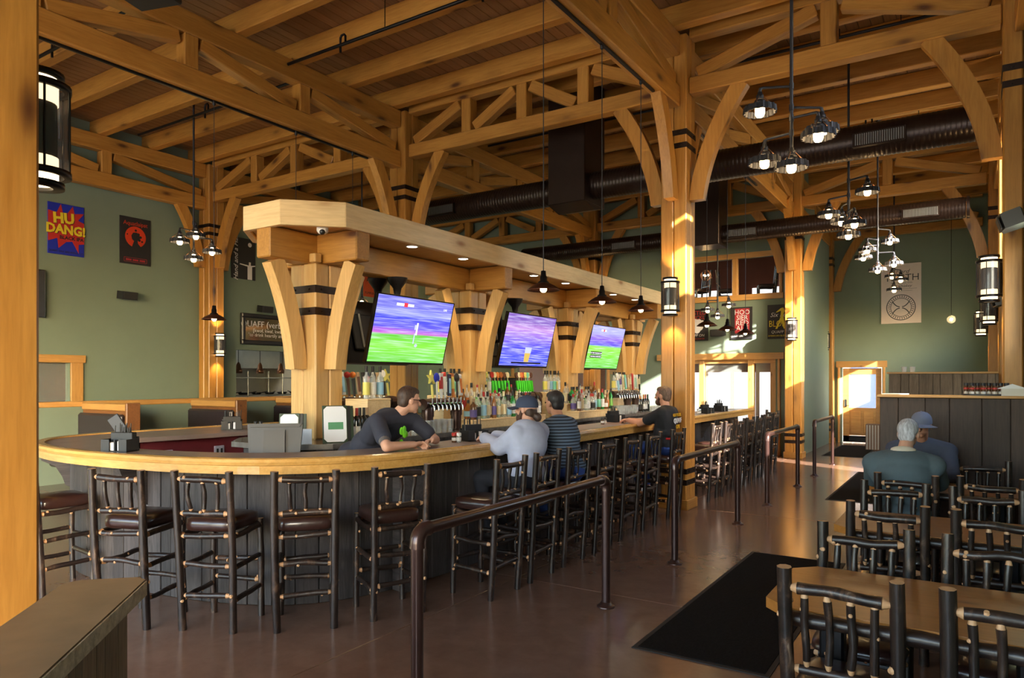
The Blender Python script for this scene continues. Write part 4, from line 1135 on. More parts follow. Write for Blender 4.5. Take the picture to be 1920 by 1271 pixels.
def chandelier(label, x, y, zbot, ztop, arms):
    """arms: (dx, dy, z of elbow above the bottom lamp's socket)"""
    t = thing('pipe_chandelier', label, 'chandelier', (x, y, zbot), 0, 'pipe chandeliers with gear rim lamps')
    b = MB(); b.tube([(0, 0, 0.22), (0, 0, ztop - zbot)], 0.016, 10); b.build('stem', 'lamp_pipe', t)
    b = MB(); b.lathe([(0.07, 0), (0.07, -0.02), (0.03, -0.04), (0.022, -0.06)], 14, center=(0, 0, ztop - zbot)); b.build('ceiling_plate', 'black_metal', t)
    def head(dx, dy, z):
        hd = obj('lamp_head', HEAD[0][1], t, (dx, dy, z))
        for nm, me in HEAD[1:]: obj(nm, me, hd)
    head(0, 0, 0.22)
    for dx, dy, z in arms:
        b = MB(); b.tube([(0, 0, z), (dx * 0.92, dy * 0.92, z), (dx * 0.985, dy * 0.985, z - 0.008), (dx, dy, z - 0.03), (dx, dy, z - 0.05)], [0.013, 0.013, 0.017, 0.017, 0.015], 8)
        b.tube([(0, 0, z - 0.03), (0, 0, z + 0.03)], 0.022, 10); b.build('arm', 'lamp_pipe', t)
        head(dx, dy, z - 0.06)
ARMS = [(-0.26, -0.12, 0.82), (0.24, 0.16, 0.62), (0.24, -0.03, 0.52), (-0.26, 0.06, 0.38)]
for k, (yy, lab) in enumerate(((7.0, 'nearest five-lamp pipe chandelier over the aisle'), (10.76, 'second pipe chandelier over the aisle under the first duct'),
                               (14.5, 'third pipe chandelier over the aisle under the second duct'), (17.9, 'farthest pipe chandelier over the aisle in front of the white sign'))):
    rot = (0, 2.2, 3.6, 1.2)[k]
    arms = [(a * math.cos(rot) - c * math.sin(rot), a * math.sin(rot) + c * math.cos(rot), z) for a, c, z in ARMS[:4 if k < 3 else 3]]
    chandelier(lab, -1.4, yy, 3.64, 6.475, arms)
chandelier('pipe chandelier over the booths in front of the green wall column', -10.9, 7.0, 3.66, 6.475, [(0.05, -0.28, 0.52), (0.03, 0.02, 0.66), (0.12, 0.26, 0.42)])
chandelier('pipe chandelier over the farther booths seen past the canopy post', -10.9, 10.9, 3.0, 6.475, [(0.2, -0.2, 0.5), (-0.2, 0.2, 0.36)])
chandelier('small pipe chandelier hanging before the loft opening', -4.72, 15.75, 3.05, 6.475, [(0.22, 0.1, 0.52), (-0.2, -0.08, 0.42)])

# ================================================================ DOORS, WINDOWS, SIGNS
def frameset(name, label, boxes, mat_='trim_wood', part='casing'):
    t = thing(name, label, None); t['kind'] = 'structure'
    for p0, p1, w, h_ in boxes: beam(part, p0, p1, w, h_, mat_, t, c=0.006)
    return t
def panes(t, rects, y, mat_='pane'):
    for x0, x1, z0, z1 in rects:
        b = MB(); b.box((x0, y - 0.006, z0), (x1, y + 0.006, z1)); o = b.build('pane', mat_); o.parent = t
# glazed doorway in the far wall
t = frameset('door_1', 'wide timber framed glazed doorway under the posters',
             [((-6.4, 16.40, 2.225), (-3.44, 16.40, 2.225), 0.05, 0.15), ((-3.535, 16.40, 0), (-3.535, 16.40, 2.15), 0.05, 0.17),
              ((-5.30, 16.5, 0), (-5.30, 16.5, 2.15), 0.12, 0.16), ((-4.165, 16.5, 0), (-4.165, 16.5, 2.15), 0.12, 0.20), ((-3.68, 16.5, 0), (-3.68, 16.5, 2.15), 0.12, 0.11),
              ((-6.2, 16.5, 2.11), (-3.62, 16.5, 2.11), 0.12, 0.09), ((-4.07, 16.5, 0.12), (-3.73, 16.5, 0.12), 0.06, 0.24)])
panes(t, [(-6.15, -5.38, 0.05, 2.07), (-5.22, -4.26, 0.05, 2.07), (-4.065, -3.735, 0.24, 2.07)], 16.5)
# second doorway farther along, behind the back bar
t = frameset('door_2', 'timber framed glazed doorway behind the back bar', [((-10.6, 16.40, 2.22), (-7.7, 16.40, 2.22), 0.05, 0.15), ((-10.6, 16.4, 0), (-10.6, 16.4, 2.15), 0.05, 0.16), ((-7.7, 16.4, 0), (-7.7, 16.4, 2.15), 0.05, 0.16), ((-9.15, 16.5, 0), (-9.15, 16.5, 2.15), 0.1, 0.2)])
panes(t, [(-10.5, -9.25, 0.05, 2.1), (-9.05, -7.8, 0.05, 2.1)], 16.5)
# loft opening
frameset('window_1', 'loft opening with timber frame above the posters',
         [((-6.3, 16.40, 3.57), (-3.45, 16.40, 3.57), 0.06, 0.13), ((-6.3, 16.40, 4.53), (-3.45, 16.40, 4.53), 0.06, 0.12), ((-4.52, 16.46, 3.62), (-4.52, 16.46, 4.48), 0.12, 0.13), ((-3.50, 16.40, 3.62), (-3.50, 16.40, 4.48), 0.06, 0.12)])
# rooms behind the far wall
b = MB(); b.box((-13.7, 20.3, 0), (-3.3, 20.45, CEIL)); wr = struct(b.build('wall_room', 'wall_dark'), 'brown wall of the room behind the glazed doorway')
b = MB(); b.box((-13.7, 16.58, 2.75), (-3.3, 20.3, 3.45)); struct(b.build('floor_loft', 'wall_dark'), 'loft floor over the back room')
for x0, x1 in ((-7.6, -6.45), (-6.35, -5.72), (-5.60, -4.98), (-4.90, -4.15), (-4.05, -3.5)):
    b = MB(); b.box((x0, 20.27, 0.35), (x1, 20.295, 1.90)); struct(b.build('window_2', 'frosted_window'), 'bright frosted window of the back room')
    b = MB(); b.box((x0 - 0.1, 20.25, 0.3), (x0, 20.3, 1.95)); struct(b.build('trim_2', 'wall_dark'))
for x0, x1 in ((-6.9, -5.55), (-5.1, -3.75)):
    b = MB(); b.box((x0, 20.27, 3.92), (x1, 20.295, 4.26)); struct(b.build('window_3', 'frosted_window'), 'bright strip window up in the loft')
for k, (x, y, lab) in enumerate(((-5.55, 17.0, 'log chair standing in the loft opening by the mullion'), (-4.95, 17.3, 'log chair in the loft before the bright window'), (-3.95, 16.95, 'log chair tilted at the loft opening near the column'))):
    c_ = copy_tree(CHAIRS[k]); c_.location = (x, y, 3.45); c_.rotation_euler = (0, 0, (2.4, -1.4, 1.9)[k]); c_['label'] = lab; c_['group'] = 'log chairs up in the loft'
    c_.scale = (0.95, 0.95, 0.95)
# globe lamp in the loft
t = thing('globe_lamp', 'small gold orb lamp hanging in the loft opening', 'lamp', (-5.35, 16.9, 4.22))
for a in range(3):
    b = MB(); rt = Matrix.Rotation(a * PI / 3, 3, 'Z'); b.tube([rt @ Vector((0.13 * math.cos(q * PI / 8), 0, 0.13 * math.sin(q * PI / 8))) for q in range(17)], 0.007, 6); b.build('hoop', 'copper', t)
for k in range(3):
    b = MB(); b.ball((0.06 * math.cos(k * 2.1), 0.06 * math.sin(k * 2.1), 0), 0.02, 8, 6); b.build('bulb', 'bulb_small', t)
# entrance door
t = frameset('door_3', 'pine entrance door with glass and round emblem in the end wall',
             [((-3.0, 20.73, 2.10), (-1.78, 20.73, 2.10), 0.05, 0.17), ((-2.93, 20.73, 0), (-2.93, 20.73, 2.02), 0.05, 0.14), ((-1.85, 20.73, 0), (-1.85, 20.73, 2.02), 0.05, 0.13)])
for p0, p1, w, h_ in (((-2.85, 20.8, 0.12), (-2.85, 20.8, 2.0), 0, 0),): pass
for nm, x0, x1, z0, z1, mt in (('stile', -2.84, -2.69, 0.02, 1.99, 'trim_wood'), ('stile', -2.05, -1.92, 0.02, 1.99, 'trim_wood'), ('top_rail', -2.69, -2.05, 1.83, 1.99, 'trim_wood'), ('lower_panel', -2.69, -2.05, 0.20, 0.94, 'trim_wood'), ('kick_plate', -2.84, -1.92, 0.02, 0.19, 'black_metal')):
    b = MB(); b.cbox((x0, 20.78, z0), (x1, 20.83, z1), 0.006); o = b.build(nm, mt); o.parent = t
for x in (-2.53, -2.22):
    b = MB(); b.cbox((x - 0.12, 20.765, 0.26), (x + 0.12, 20.785, 0.85), 0.01); o = b.build('raised_panel', 'trim_wood'); o.parent = t
b = MB(); b.box((-2.69, 20.80, 0.94), (-2.05, 20.81, 1.83)); o = b.build('pane', 'pane'); o.parent = t
b = MB(); b.cbox((-2.80, 20.74, 0.96), (-2.74, 20.78, 1.16), 0.006); b.tube([(-2.77, 20.74, 1.0), (-2.68, 20.73, 1.0)], 0.012, 8); o = b.build('door_handle', 'chrome'); o.parent = t
F_BACK = lambda x, y, z: Matrix(((1, 0, 0, x), (0, 0, -1, y), (0, 1, 0, z), (0, 0, 0, 1)))
F_LEFT = lambda x, y, z: Matrix(((0, 0, 1, x), (1, 0, 0, y), (0, 1, 0, z), (0, 0, 0, 1)))
def ringmesh(r0, r1, n=32, z0=0.0, z1=0.002):
    b = MB(); vs = []; fs = []
    for k in range(n):
        c_, s_ = math.cos(2 * PI * k / n), math.sin(2 * PI * k / n); vs += [(r0 * c_, r0 * s_, z1), (r1 * c_, r1 * s_, z1)]
    for k in range(n): fs.append((2 * k, 2 * k + 1, (2 * k + 3) % (2 * n), (2 * k + 2) % (2 * n)))
    b.add(vs, fs); return b
def put(mb, name, mt, parent, m=None):
    o = mb.build(name, mt); o.parent = parent
    o.matrix_basis = m if m is not None else Matrix.Identity(4)
    return o
def emblem(parent, m, r, mt):
    put(ringmesh(r * 0.94, r), 'emblem_ring', mt, parent, m); put(ringmesh(r * 0.68, r * 0.72), 'emblem_ring', mt, parent, m)
    b = MB()
    for a in range(2):
        sg = 1 if a else -1
        for q in (-1, 1):
            pts = [Vector((sg * r * (0.08 + 0.5 * f), q * r * (0.05 + 0.42 * f * f), 0.002)) for f in (0, 0.25, 0.5, 0.75, 1)]
            for i in range(4):
                d = (pts[i + 1] - pts[i]).normalized(); n_ = Vector((-d.y, d.x, 0)) * r * 0.035
                b.add([pts[i] - n_, pts[i + 1] - n_, pts[i + 1] + n_, pts[i] + n_], [(0, 1, 2, 3)])
    put(b, 'emblem_scroll', mt, parent, m)
emblem(t, F_BACK(-2.37, 20.795, 1.40), 0.15, 'white')
# framed side window beside the booths
t = frameset('window_4', 'timber framed window in the green wall at the picture edge', [((XL + 0.02, 5.0, 2.07), (XL + 0.02, 6.62, 2.07), 0.05, 0.14), ((XL + 0.02, 6.47, 1.0), (XL + 0.02, 6.47, 2.0), 0.05, 0.21)])
b = MB(); b.box((XL - 0.09, 5.2, 1.0), (XL - 0.08, 6.36, 2.0)); o = b.build('pane', 'pane'); o.parent = t
# flat board for wall signs, posters and the mirror
def panel(name, label, cat, M4, w, h_, mat_, group=None, th=0.02):
    t = thing(name, label, cat, (0, 0, 0), 0, group); t.matrix_basis = M4
    b = MB(); b.cbox((-w / 2, -h_ / 2, -th), (w / 2, h_ / 2, 0), 0.003); b.build('board', mat_, t)
    return t
T = Matrix.Translation
GP = 'beer posters on the walls'
# Hard Truth board
t = panel('wall_sign', 'big white board with TRUTH lettering and round seal above the door wall', 'sign', F_BACK(-1.465, 20.715, 3.915), 0.91, 1.54, 'poster_cream')
text('lettering', 'Hard', 0.15, 'ink', t, T((0.02, 0.56, 0.002)), shear=0.4)
text('lettering', 'TRUTH', 0.245, 'ink', t, T((0.02, 0.40, 0.002)))
text('lettering', 'DISTILLING CO.', 0.05, 'ink', t, T((0.02, 0.27, 0.002)), sx=1.4)
text('lettering', 'to whiskey', 0.10, 'ink', t, T((0.02, 0.19, 0.002)), shear=0.4)
for k in range(2):
    b = MB(); b.box((-0.36 + 0.1 * k, 0.115 - 0.05 * k, 0), (0.36 - 0.1 * k, 0.12 - 0.05 * k, 0.002)); put(b, 'rule', 'ink', t)
emblem(t, T((0, -0.36, 0)), 0.335, 'ink')
n = 34
for k in range(n):
    th = 2 * PI * k / n; b = MB(); b.box((-0.008, -0.026, 0), (0.008, 0.026, 0.002)); put(b, 'seal_letter', 'ink', t, T((0.275 * math.cos(th), -0.36 + 0.275 * math.sin(th), 0)) @ Matrix.Rotation(th - PI / 2, 4, 'Z'))
# HU DANG
ZP = 4.40
t = panel('poster', 'blue poster with red starburst and yellow HU DANG lettering', 'poster', F_LEFT(XL + 0.025, 6.29, ZP), 0.61, 0.915, 'poster_blue', GP)
star = [(-0.303, -0.02), (-0.303, -0.24), (-0.15, -0.17), (-0.13, -0.35), (0.0, -0.22), (0.10, -0.20), (0.21, -0.40), (0.21, -0.24), (0.303, -0.22), (0.303, 0.16), (0.20, 0.20), (0.303, 0.34), (0.14, 0.31), (0.11, 0.44), (0.02, 0.30), (-0.06, 0.30), (-0.09, 0.45), (-0.16, 0.29), (-0.303, 0.31)]
b = MB(); b.prism(star, 0, 0.002); put(b, 'starburst', 'poster_red', t)
for dx, mt, z in ((0.012, 'poster_black', 0.002), (0.0, 'poster_yellow', 0.006)):
    text('lettering', 'HU', 0.25, mt, t, T((-0.045 + dx, 0.19 - dx * 0.6, z)) @ Matrix.Rotation(0.06, 4, 'Z'), bold=0.012)
    text('lettering', 'DANG!', 0.225, mt, t, T((-0.005 + dx, -0.01 - dx * 0.6, z)), sx=0.92, bold=0.010)
text('lettering', 'BLACK IPA', 0.085, 'poster_black', t, T((0.09, -0.15, 0.004)), bold=0.003); text('lettering', 'QUAFF ON! BREWING CO.', 0.05, 'poster_black', t, T((0.0, -0.405, 0.004)))
# black and orange moon poster
t = panel('poster', 'black poster with orange moon and dark figure', 'poster', F_LEFT(XL + 0.025, 7.55, ZP), 0.61, 0.915, 'poster_black', GP)
b = MB(); b.lathe([(0.0, 0.002), (0.205, 0.002)], 32, caps=False); put(b, 'moon', 'poster_orange', t, T((0, 0.08, 0)))
rg = random.Random(5)
for k in range(9):
    b = MB(); r_ = rg.uniform(0.014, 0.035); th, rr = rg.uniform(0, 6.28), rg.uniform(0.08, 0.17); b.lathe([(0.0, 0.003), (r_, 0.003)], 12, caps=False); put(b, 'crater', 'poster_black', t, T((rr * math.cos(th), 0.08 + rr * math.sin(th), 0)))
b = MB(); b.prism([(-0.13, -0.28), (0.13, -0.28), (0.10, -0.10), (0.05, -0.05), (0.03, 0.0), (0.085, 0.06), (0.07, 0.14), (0.02, 0.17), (-0.05, 0.16), (-0.085, 0.10), (-0.07, 0.03), (-0.03, 0.0), (-0.06, -0.08)], 0.003, 0.005); put(b, 'figure', 'poster_black', t)
text('lettering', 'Aquatlaipst', 0.115, 'poster_orange', t, T((0, 0.335, 0.002)), sx=0.92)
for x0, x1, y0, y1 in ((-0.22, 0.22, -0.415, -0.409), (-0.22, 0.22, -0.335, -0.329), (-0.226, -0.22, -0.41, -0.333), (0.22, 0.226, -0.41, -0.333)):
    b = MB(); b.box((x0, y0, 0), (x1, y1, 0.002)); put(b, 'border', 'poster_crimson', t)
for k in range(3):
    b = MB(); b.box((-0.19 + 0.135 * k, -0.39, 0), (-0.08 + 0.135 * k, -0.355, 0.002)); put(b, 'blurred_word', 'poster_crimson', t)
# Hand and a Half
t = panel('poster', 'black poster with white sword and upright Hand and a Half script', 'poster', F_LEFT(XL + 0.025, 10.0, ZP + 0.01), 0.62, 0.92, 'poster_black', GP)
text('lettering', 'Hand and a Half', 0.155, 'poster_white', t, T((-0.20, 0.0, 0.002)) @ Matrix.Rotation(PI / 2, 4, 'Z'), shear=0.35)
b = MB(); b.box((0.10, -0.455, 0), (0.22, -0.16, 0.002)); put(b, 'blade', 'poster_white', t)
b = MB(); b.prism([(-0.10, -0.135), (0.12, -0.165), (0.20, -0.165), (0.305, -0.14), (0.305, -0.12), (0.19, -0.135), (0.13, -0.135), (-0.10, -0.115)], 0, 0.002); put(b, 'cross_guard', 'poster_white', t)
b = MB(); b.box((0.135, -0.135, 0), (0.185, -0.06, 0.002)); put(b, 'hilt', 'poster_white', t)
b = MB(); b.lathe([(0, 0.002), (0.05, 0.002)], 20, caps=False); put(b, 'pommel', 'poster_white', t, T((0.16, 0.33, 0)))
# pumpkin poster glimpsed past the canopy
t = panel('poster', 'orange poster glimpsed between canopy post and television', 'poster', F_LEFT(XL + 0.025, 14.05, ZP), 0.62, 0.915, 'poster_pumpkin', GP)
text('lettering', 'PUMPKIN ALE', 0.10, 'poster_black', t, T((0, -0.36, 0.002)), sx=0.85)
b = MB(); b.prism([(-0.2, -0.05), (0.0, 0.05), (0.12, 0.0), (0.25, 0.1), (0.1, 0.3), (-0.05, 0.4), (-0.1, 0.2)], 0, 0.002); put(b, 'artwork', 'poster_black', t)
# QUAFF mirror
t = panel('framed_mirror', 'framed mirror sign reading QUAFF above the kitchen opening', 'mirror', F_LEFT(XL + 0.06, 10.78, 2.84), 1.72, 0.70, 'frame_black', None, 0.05)
b = MB(); b.box((-0.76, -0.25, 0), (0.76, 0.25, 0.004)); put(b, 'glass', 'mirror', t)
for x0, x1, y0, y1 in ((-0.86, 0.86, 0.26, 0.35), (-0.86, 0.86, -0.35, -0.26), (-0.86, -0.77, -0.26, 0.26), (0.77, 0.86, -0.26, 0.26)):
    b = MB(); b.cbox((x0, y0, 0), (x1, y1, 0.035), 0.015); put(b, 'frame_rail', 'frame_black', t)
text('lettering', 'QUAFF (verb)', 0.20, 'poster_white', t, T((-0.30, 0.11, 0.006))); text('lettering', '[kwof, kwaf, kwawf]', 0.115, 'poster_white', t, T((-0.1, -0.03, 0.006))); text('lettering', '"to drink heartily and', 0.115, 'poster_white', t, T((-0.20, -0.13, 0.006)))
# posters over the glazed doorway
t = panel('poster', 'dark poster with white fist and red lettering beside the column', 'poster', F_BACK(-5.42, 16.395, 2.985), 0.56, 0.75, 'poster_black', GP)
text('lettering', 'BUSTED', 0.135, 'poster_red', t, T((0.0, 0.28, 0.002))); text('lettering', 'KNUCKLE', 0.125, 'poster_red', t, T((0.0, 0.17, 0.002)), sx=0.95)
for k, (x, y, r_) in enumerate(((-0.12, 0.05, 0.07), (-0.03, 0.08, 0.07), (0.06, 0.08, 0.065), (0.14, 0.05, 0.06), (-0.05, -0.04, 0.10), (0.07, -0.04, 0.10), (0.02, -0.12, 0.08), (-0.16, -0.02, 0.06))):
    b = MB(); b.lathe([(0, 0.002 + k * 0.0003), (r_, 0.002 + k * 0.0003)], 16, caps=False); put(b, 'fist', 'poster_white', t, T((x, y, 0)))
text('lettering', 'QUAFF ON', 0.085, 'poster_white', t, T((-0.02, -0.25, 0.003)), shear=0.2); text('lettering', 'AMERICAN PORTER', 0.045, 'poster_red', t, T((0.0, -0.33, 0.003)))
t = panel('poster', 'dark poster reading HOOSIER RED ALE behind the pendant lamps', 'poster', F_BACK(-4.37, 16.395, 2.985), 0.49, 0.74, 'poster_black', GP)
b = MB(); b.box((-0.145, -0.23, 0), (0.185, 0.335, 0.002)); put(b, 'red_field', 'poster_crimson', t)
for k, w_ in enumerate(('HOO', 'SIER', 'RED', 'ALE')): text('lettering', w_, 0.155, 'poster_white', t, T((0.02, 0.245 - 0.122 * k, 0.003)), sx=(0.95, 0.92, 1.05, 1.1)[k])
text('lettering', 'QUAFF ON', 0.055, 'poster_white', t, T((-0.1, -0.30, 0.003)))
t = panel('poster', 'dark poster with yellow dancer half hidden by the far column', 'poster', F_BACK(-3.50, 16.395, 2.985), 0.58, 0.76, 'poster_black', GP)
text('lettering', 'Six Foot', 0.14, 'poster_white', t, T((0.0, 0.15, 0.002)), shear=0.3); text('lettering', 'BLONDE', 0.20, 'poster_yellow', t, T((0.03, -0.05, 0.002)), sx=0.75)
b = MB(); b.prism([(-0.12, -0.16), (-0.08, -0.16), (0.0, 0.02), (0.06, -0.16), (0.1, -0.16), (0.06, 0.06), (0.05, 0.16), (0.08, 0.24), (0.05, 0.31), (0.0, 0.30), (-0.1, 0.22), (-0.1, 0.20), (0.0, 0.24), (-0.01, 0.1)], 0.003, 0.005); put(b, 'dancer', 'poster_yellow', t)
text('lettering', 'QUAFF ON', 0.085, 'poster_white', t, T((0.0, -0.23, 0.002)), shear=0.2); text('lettering', 'AMERICAN BLONDE ALE', 0.05, 'poster_yellow', t, T((0.0, -0.315, 0.002)))

# ---- loudspeakers
def speaker(label, loc, rotz, tilt=0.0, s_=1.0):
    t = thing('loudspeaker', label, 'loudspeaker', loc, rotz, 'small black loudspeakers'); t.rotation_euler = (0, tilt, rotz); t.scale = (s_, s_, s_)
    b = MB(); b.prism([(0.06, -0.17), (0.22, -0.15), (0.25, 0.0), (0.22, 0.15), (0.06, 0.17), (0.03, 0.0)], -0.075, 0.075); b.build('cabinet', 'black_plastic', t)
    b = MB(); b.cbox((0.238, -0.13, -0.06), (0.252, 0.13, 0.06), 0.004); b.build('grille', 'rubber_edge', t)
    b = MB(); b.tube([(0, 0, 0), (0.05, 0, 0)], 0.025, 8); b.build('bracket', 'black_metal', t)
speaker('black loudspeaker on the green wall below the moon poster', (XL + 0.002, 7.34, 3.33), 0, 0.15)
speaker('black loudspeaker on the green wall above the QUAFF mirror', (XL + 0.002, 10.5, 3.33), 0, 0.15)
speaker('black loudspeaker on the far wall between two posters', (-4.88, 16.418, 2.80), -PI / 2, 0.15)
speaker('black loudspeaker jutting from the near dark column at the picture edge', (XR - 0.002, 8.2, 3.25), PI, 0.3)
speaker('black loudspeaker on the window wall below the lantern', (XR - 0.002, 10.8, 2.75), PI, 0.3)
speaker('black loudspeaker lower and farther along the window wall', (XR - 0.002, 14.2, 2.75), PI, 0.3)
# wall television seen edge-on beside the foreground column
t = thing('wall_television', 'flat television seen edge on against the green wall', 'television', (XL + 0.002, 5.3, 3.2))
b = MB(); b.cbox((0.06, -0.62, -0.42), (0.10, 0.62, 0.42), 0.006); b.build('housing', 'tv_black', t)
b = MB(); b.box((0.10, -0.6, -0.4), (0.102, 0.6, 0.4)); b.build('screen', 'grey_plastic', t)
b = MB(); b.box((0, -0.1, -0.1), (0.06, 0.1, 0.1)); b.build('bracket', 'black_metal', t)
# hanging ring ornament on the end wall
t = thing('wall_lamp_ring', 'clear glass globe lamp hanging near the end wall corner', 'lamp', (-0.35, 20.1, 3.15))
b = MB(); b.ball((0, 0, 0), 0.10, 16, 10); b.build('globe', 'clear_glass', t)
b = MB(); b.ball((0, 0, 0), 0.035, 8, 6); b.build('bulb', 'bulb_small', t)
b = MB(); b.tube([(0, 0, 0.1), (0, 0, 3.32)], 0.006, 6); b.build('cord', 'black_metal', t)

# ---- kitchen seen through the pass window
b = MB(); b.box((-17.4, 4.5, 0), (-17.3, 13.5, 3.2)); struct(b.build('wall_kitchen', 'kitchen_wall'), 'pale tiled kitchen wall behind the pass opening')
b = MB(); b.box((-17.4, 4.5, 3.0), (-13.86, 13.5, 3.1)); struct(b.build('ceiling_kitchen', 'kitchen_wall'), 'white kitchen ceiling')
t = thing('kitchen_light', 'bright white fluorescent panel on the kitchen ceiling', 'ceiling light', (-15.4, 11.0, 2.98))
b = MB(); b.box((-0.3, -1.4, -0.03), (0.3, 1.4, 0.0)); b.build('diffuser', 'kitchen_light', t)
b = MB(); b.box((-0.33, -1.43, -0.01), (0.33, 1.43, 0.02)); b.build('frame', 'white', t)
t = thing('range_hood', 'stainless range hood in the kitchen', 'hood', (-16.9, 11.3, 2.0))
b = MB(); b.prism([(-0.4, 0.0), (0.55, 0.0), (0.55, 0.55), (0.1, 0.95), (-0.4, 0.95)], -1.9, 1.9, axis=1); b.build('canopy', 'steel', t)
for k in range(3):
    b = MB(); b.box((0.55, -1.9 + 1.25 * k + 0.02, 0.02), (0.556, -1.9 + 1.25 * (k + 1) - 0.02, 0.53)); b.build('panel', 'steel', t)
t = thing('kitchen_pass', 'stainless pass shelves with pans behind the kitchen opening', 'shelf', (-14.6, 11.1, 0))
for z in (0.88, 1.30, 1.72):
    b = MB(); b.cbox((-0.3, -1.5, z), (0.3, 1.5, z + 0.03), 0.005); b.build('shelf', 'steel', t)
for y in (-1.45, -0.5, 0.5, 1.45):
    for x in (-0.27, 0.27):
        b = MB(); b.tube([(x, y, 0), (x, y, 1.9)], 0.018, 8); b.build('upright', 'steel', t)
for k in range(7):
    t = thing('frying_pan', 'dark pan on the kitchen pass, %s along the shelf' % ORD[k], 'pan', (-14.6, 9.9 + 0.38 * k, 1.33), 0.5 * k, 'pans on the kitchen pass')
    b = MB(); b.lathe([(0.09, 0.0), (0.13, 0.05), (0.125, 0.052), (0.085, 0.006), (0, 0.006)], 14); b.build('bowl', 'black_metal', t)
    b = MB(); b.tube([(0.12, 0, 0.04), (0.30, 0, 0.07)], 0.011, 6); b.build('handle', 'black_metal', t)
for k in range(3):
    t = thing('heat_lamp', 'copper heat lamp over the kitchen pass, %s from the green wall column' % ORD[k], 'lamp', (-14.35, 10.35 + 0.6 * k, 1.84), 0, 'heat lamps over the pass')
    b = MB(); b.tube([(0, 0, 0.2), (0, 0, 1.14)], 0.008, 6); b.build('cord', 'black_metal', t)
    b = MB(); b.lathe([(0.02, 0.26), (0.05, 0.2), (0.06, 0.12), (0.09, 0.08), (0.09, 0.0), (0.08, 0.0)], 14); b.build('shade', 'copper', t)
t = thing('drinks_fridge', 'white fridge with blue top seen through the side window', 'fridge', (-15.0, 5.75, 0))
b = MB(); b.cbox((-0.3, -0.35, 0), (0.3, 0.35, 1.72), 0.01); b.build('body', 'white', t)
b = MB(); b.cbox((-0.3, -0.35, 1.74), (0.3, 0.35, 1.95), 0.01); b.build('header', 'poster_blue', t)
for y in (4.5, 13.4):
    b = MB(); b.box((-17.4, y, 0), (-13.86, y + 0.1, 3.1)); struct(b.build('wall_kitchen', 'kitchen_wall' if y > 9 else 'wall_dark'), 'side wall of the kitchen')
b = MB(); b.box((-16.2, 8.2, 0), (-13.86, 8.3, 3.1)); struct(b.build('wall_store', 'wall_dark'), 'dark store room wall behind the side window')
b = MB(); b.box((-16.3, 4.6, 0), (-16.2, 8.3, 3.1)); struct(b.build('wall_store', 'wall_dark'), 'dark back wall behind the side window')
# building across the yard, seen through the entrance door
shed = thing('outside_shed', 'grey weathered building outside the entrance door', 'building', (-3.0, 26.0, -0.2))
for k in range(24):
    b = MB(); b.cbox((-3.0 + 0.25 * k, -0.02, 0), (-3.0 + 0.25 * k + 0.24, 0.02, 4.2), 0.01); b.build('board', 'barnwood_grey', shed)
b = MB(); b.box((-0.3, -0.05, 0.9), (0.5, -0.03, 2.6)); b.build('dark_window', 'cap_navy_glass', shed)
b = MB(); b.box((-3.2, -0.8, 4.2), (3.2, 0.5, 4.35)); b.build('roof', 'trim_wood', shed)
# dark loudspeaker box hung near the top corner
t = thing('hanging_subwoofer', 'black loudspeaker box hanging at the top edge of the picture', 'loudspeaker', (-5.42, 3.05, 4.70), 0.3)
b = MB(); b.cbox((-0.2, -0.2, 0), (0.2, 0.2, 0.5), 0.01); b.build('cabinet', 'black_plastic', t)
b = MB(); b.tube([(0, 0, 0.5), (0, 0, CEIL - 4.70)], 0.012, 8); b.build('hanger_rod', 'black_metal', t)

# ================================================================ SMALL THINGS ON THE BAR
glass('b_clear', (0.80, 0.84, 0.82), 0.04, 0.32)
glass('b_green', (0.03, 0.30, 0.06), 0.05, 0.85)
glass('b_amber', (0.28, 0.10, 0.02), 0.05, 0.88)
glass('b_brown', (0.12, 0.05, 0.02), 0.05, 0.92)
glass('b_blue', (0.20, 0.55, 0.78), 0.05, 0.8)
glass('b_wine', (0.012, 0.014, 0.016), 0.05, 0.98)
for nm, c_ in (('l_white', (228, 228, 226)), ('l_cream', (222, 208, 170)), ('l_black', (28, 27, 28)), ('l_green', (120, 190, 90)), ('l_red', (176, 40, 36)), ('l_blue', (150, 200, 230)), ('l_yellow', (226, 214, 110)), ('l_purple', (96, 84, 150)), ('l_orange', (210, 120, 50)), ('l_teal', (120, 200, 170)), ('h_green', (70, 214, 40)), ('h_navy', (30, 34, 70)), ('h_brown', (92, 56, 36)), ('h_tan', (178, 146, 110))):
    plain(nm, srgb(*c_), 0.45, vary=0.05)
PROF = {
    'tall': ([(0.036, 0), (0.037, 0.01), (0.037, 0.20), (0.030, 0.225), (0.014, 0.25), (0.0135, 0.285)], (0.0375, 0.04, 0.17), (0.0165, 0.275, 0.335)),
    'wine': ([(0.037, 0), (0.038, 0.01), (0.038, 0.19), (0.030, 0.22), (0.0145, 0.245), (0.014, 0.25)], (0.0385, 0.05, 0.14), (0.0155, 0.235, 0.318)),
    'whisky': ([(0.043, 0), (0.045, 0.01), (0.045, 0.15), (0.038, 0.175), (0.016, 0.20), (0.015, 0.225)], (0.0455, 0.03, 0.12), (0.019, 0.215, 0.26)),
    'round': ([(0.045, 0), (0.052, 0.03), (0.054, 0.09), (0.045, 0.14), (0.02, 0.17), (0.015, 0.2)], (0.0545, 0.035, 0.10), (0.018, 0.195, 0.235)),
    'slim': ([(0.03, 0), (0.031, 0.01), (0.031, 0.19), (0.022, 0.23), (0.012, 0.25), (0.012, 0.28)], (0.0315, 0.04, 0.15), (0.014, 0.275, 0.31)),
}
BM = {}
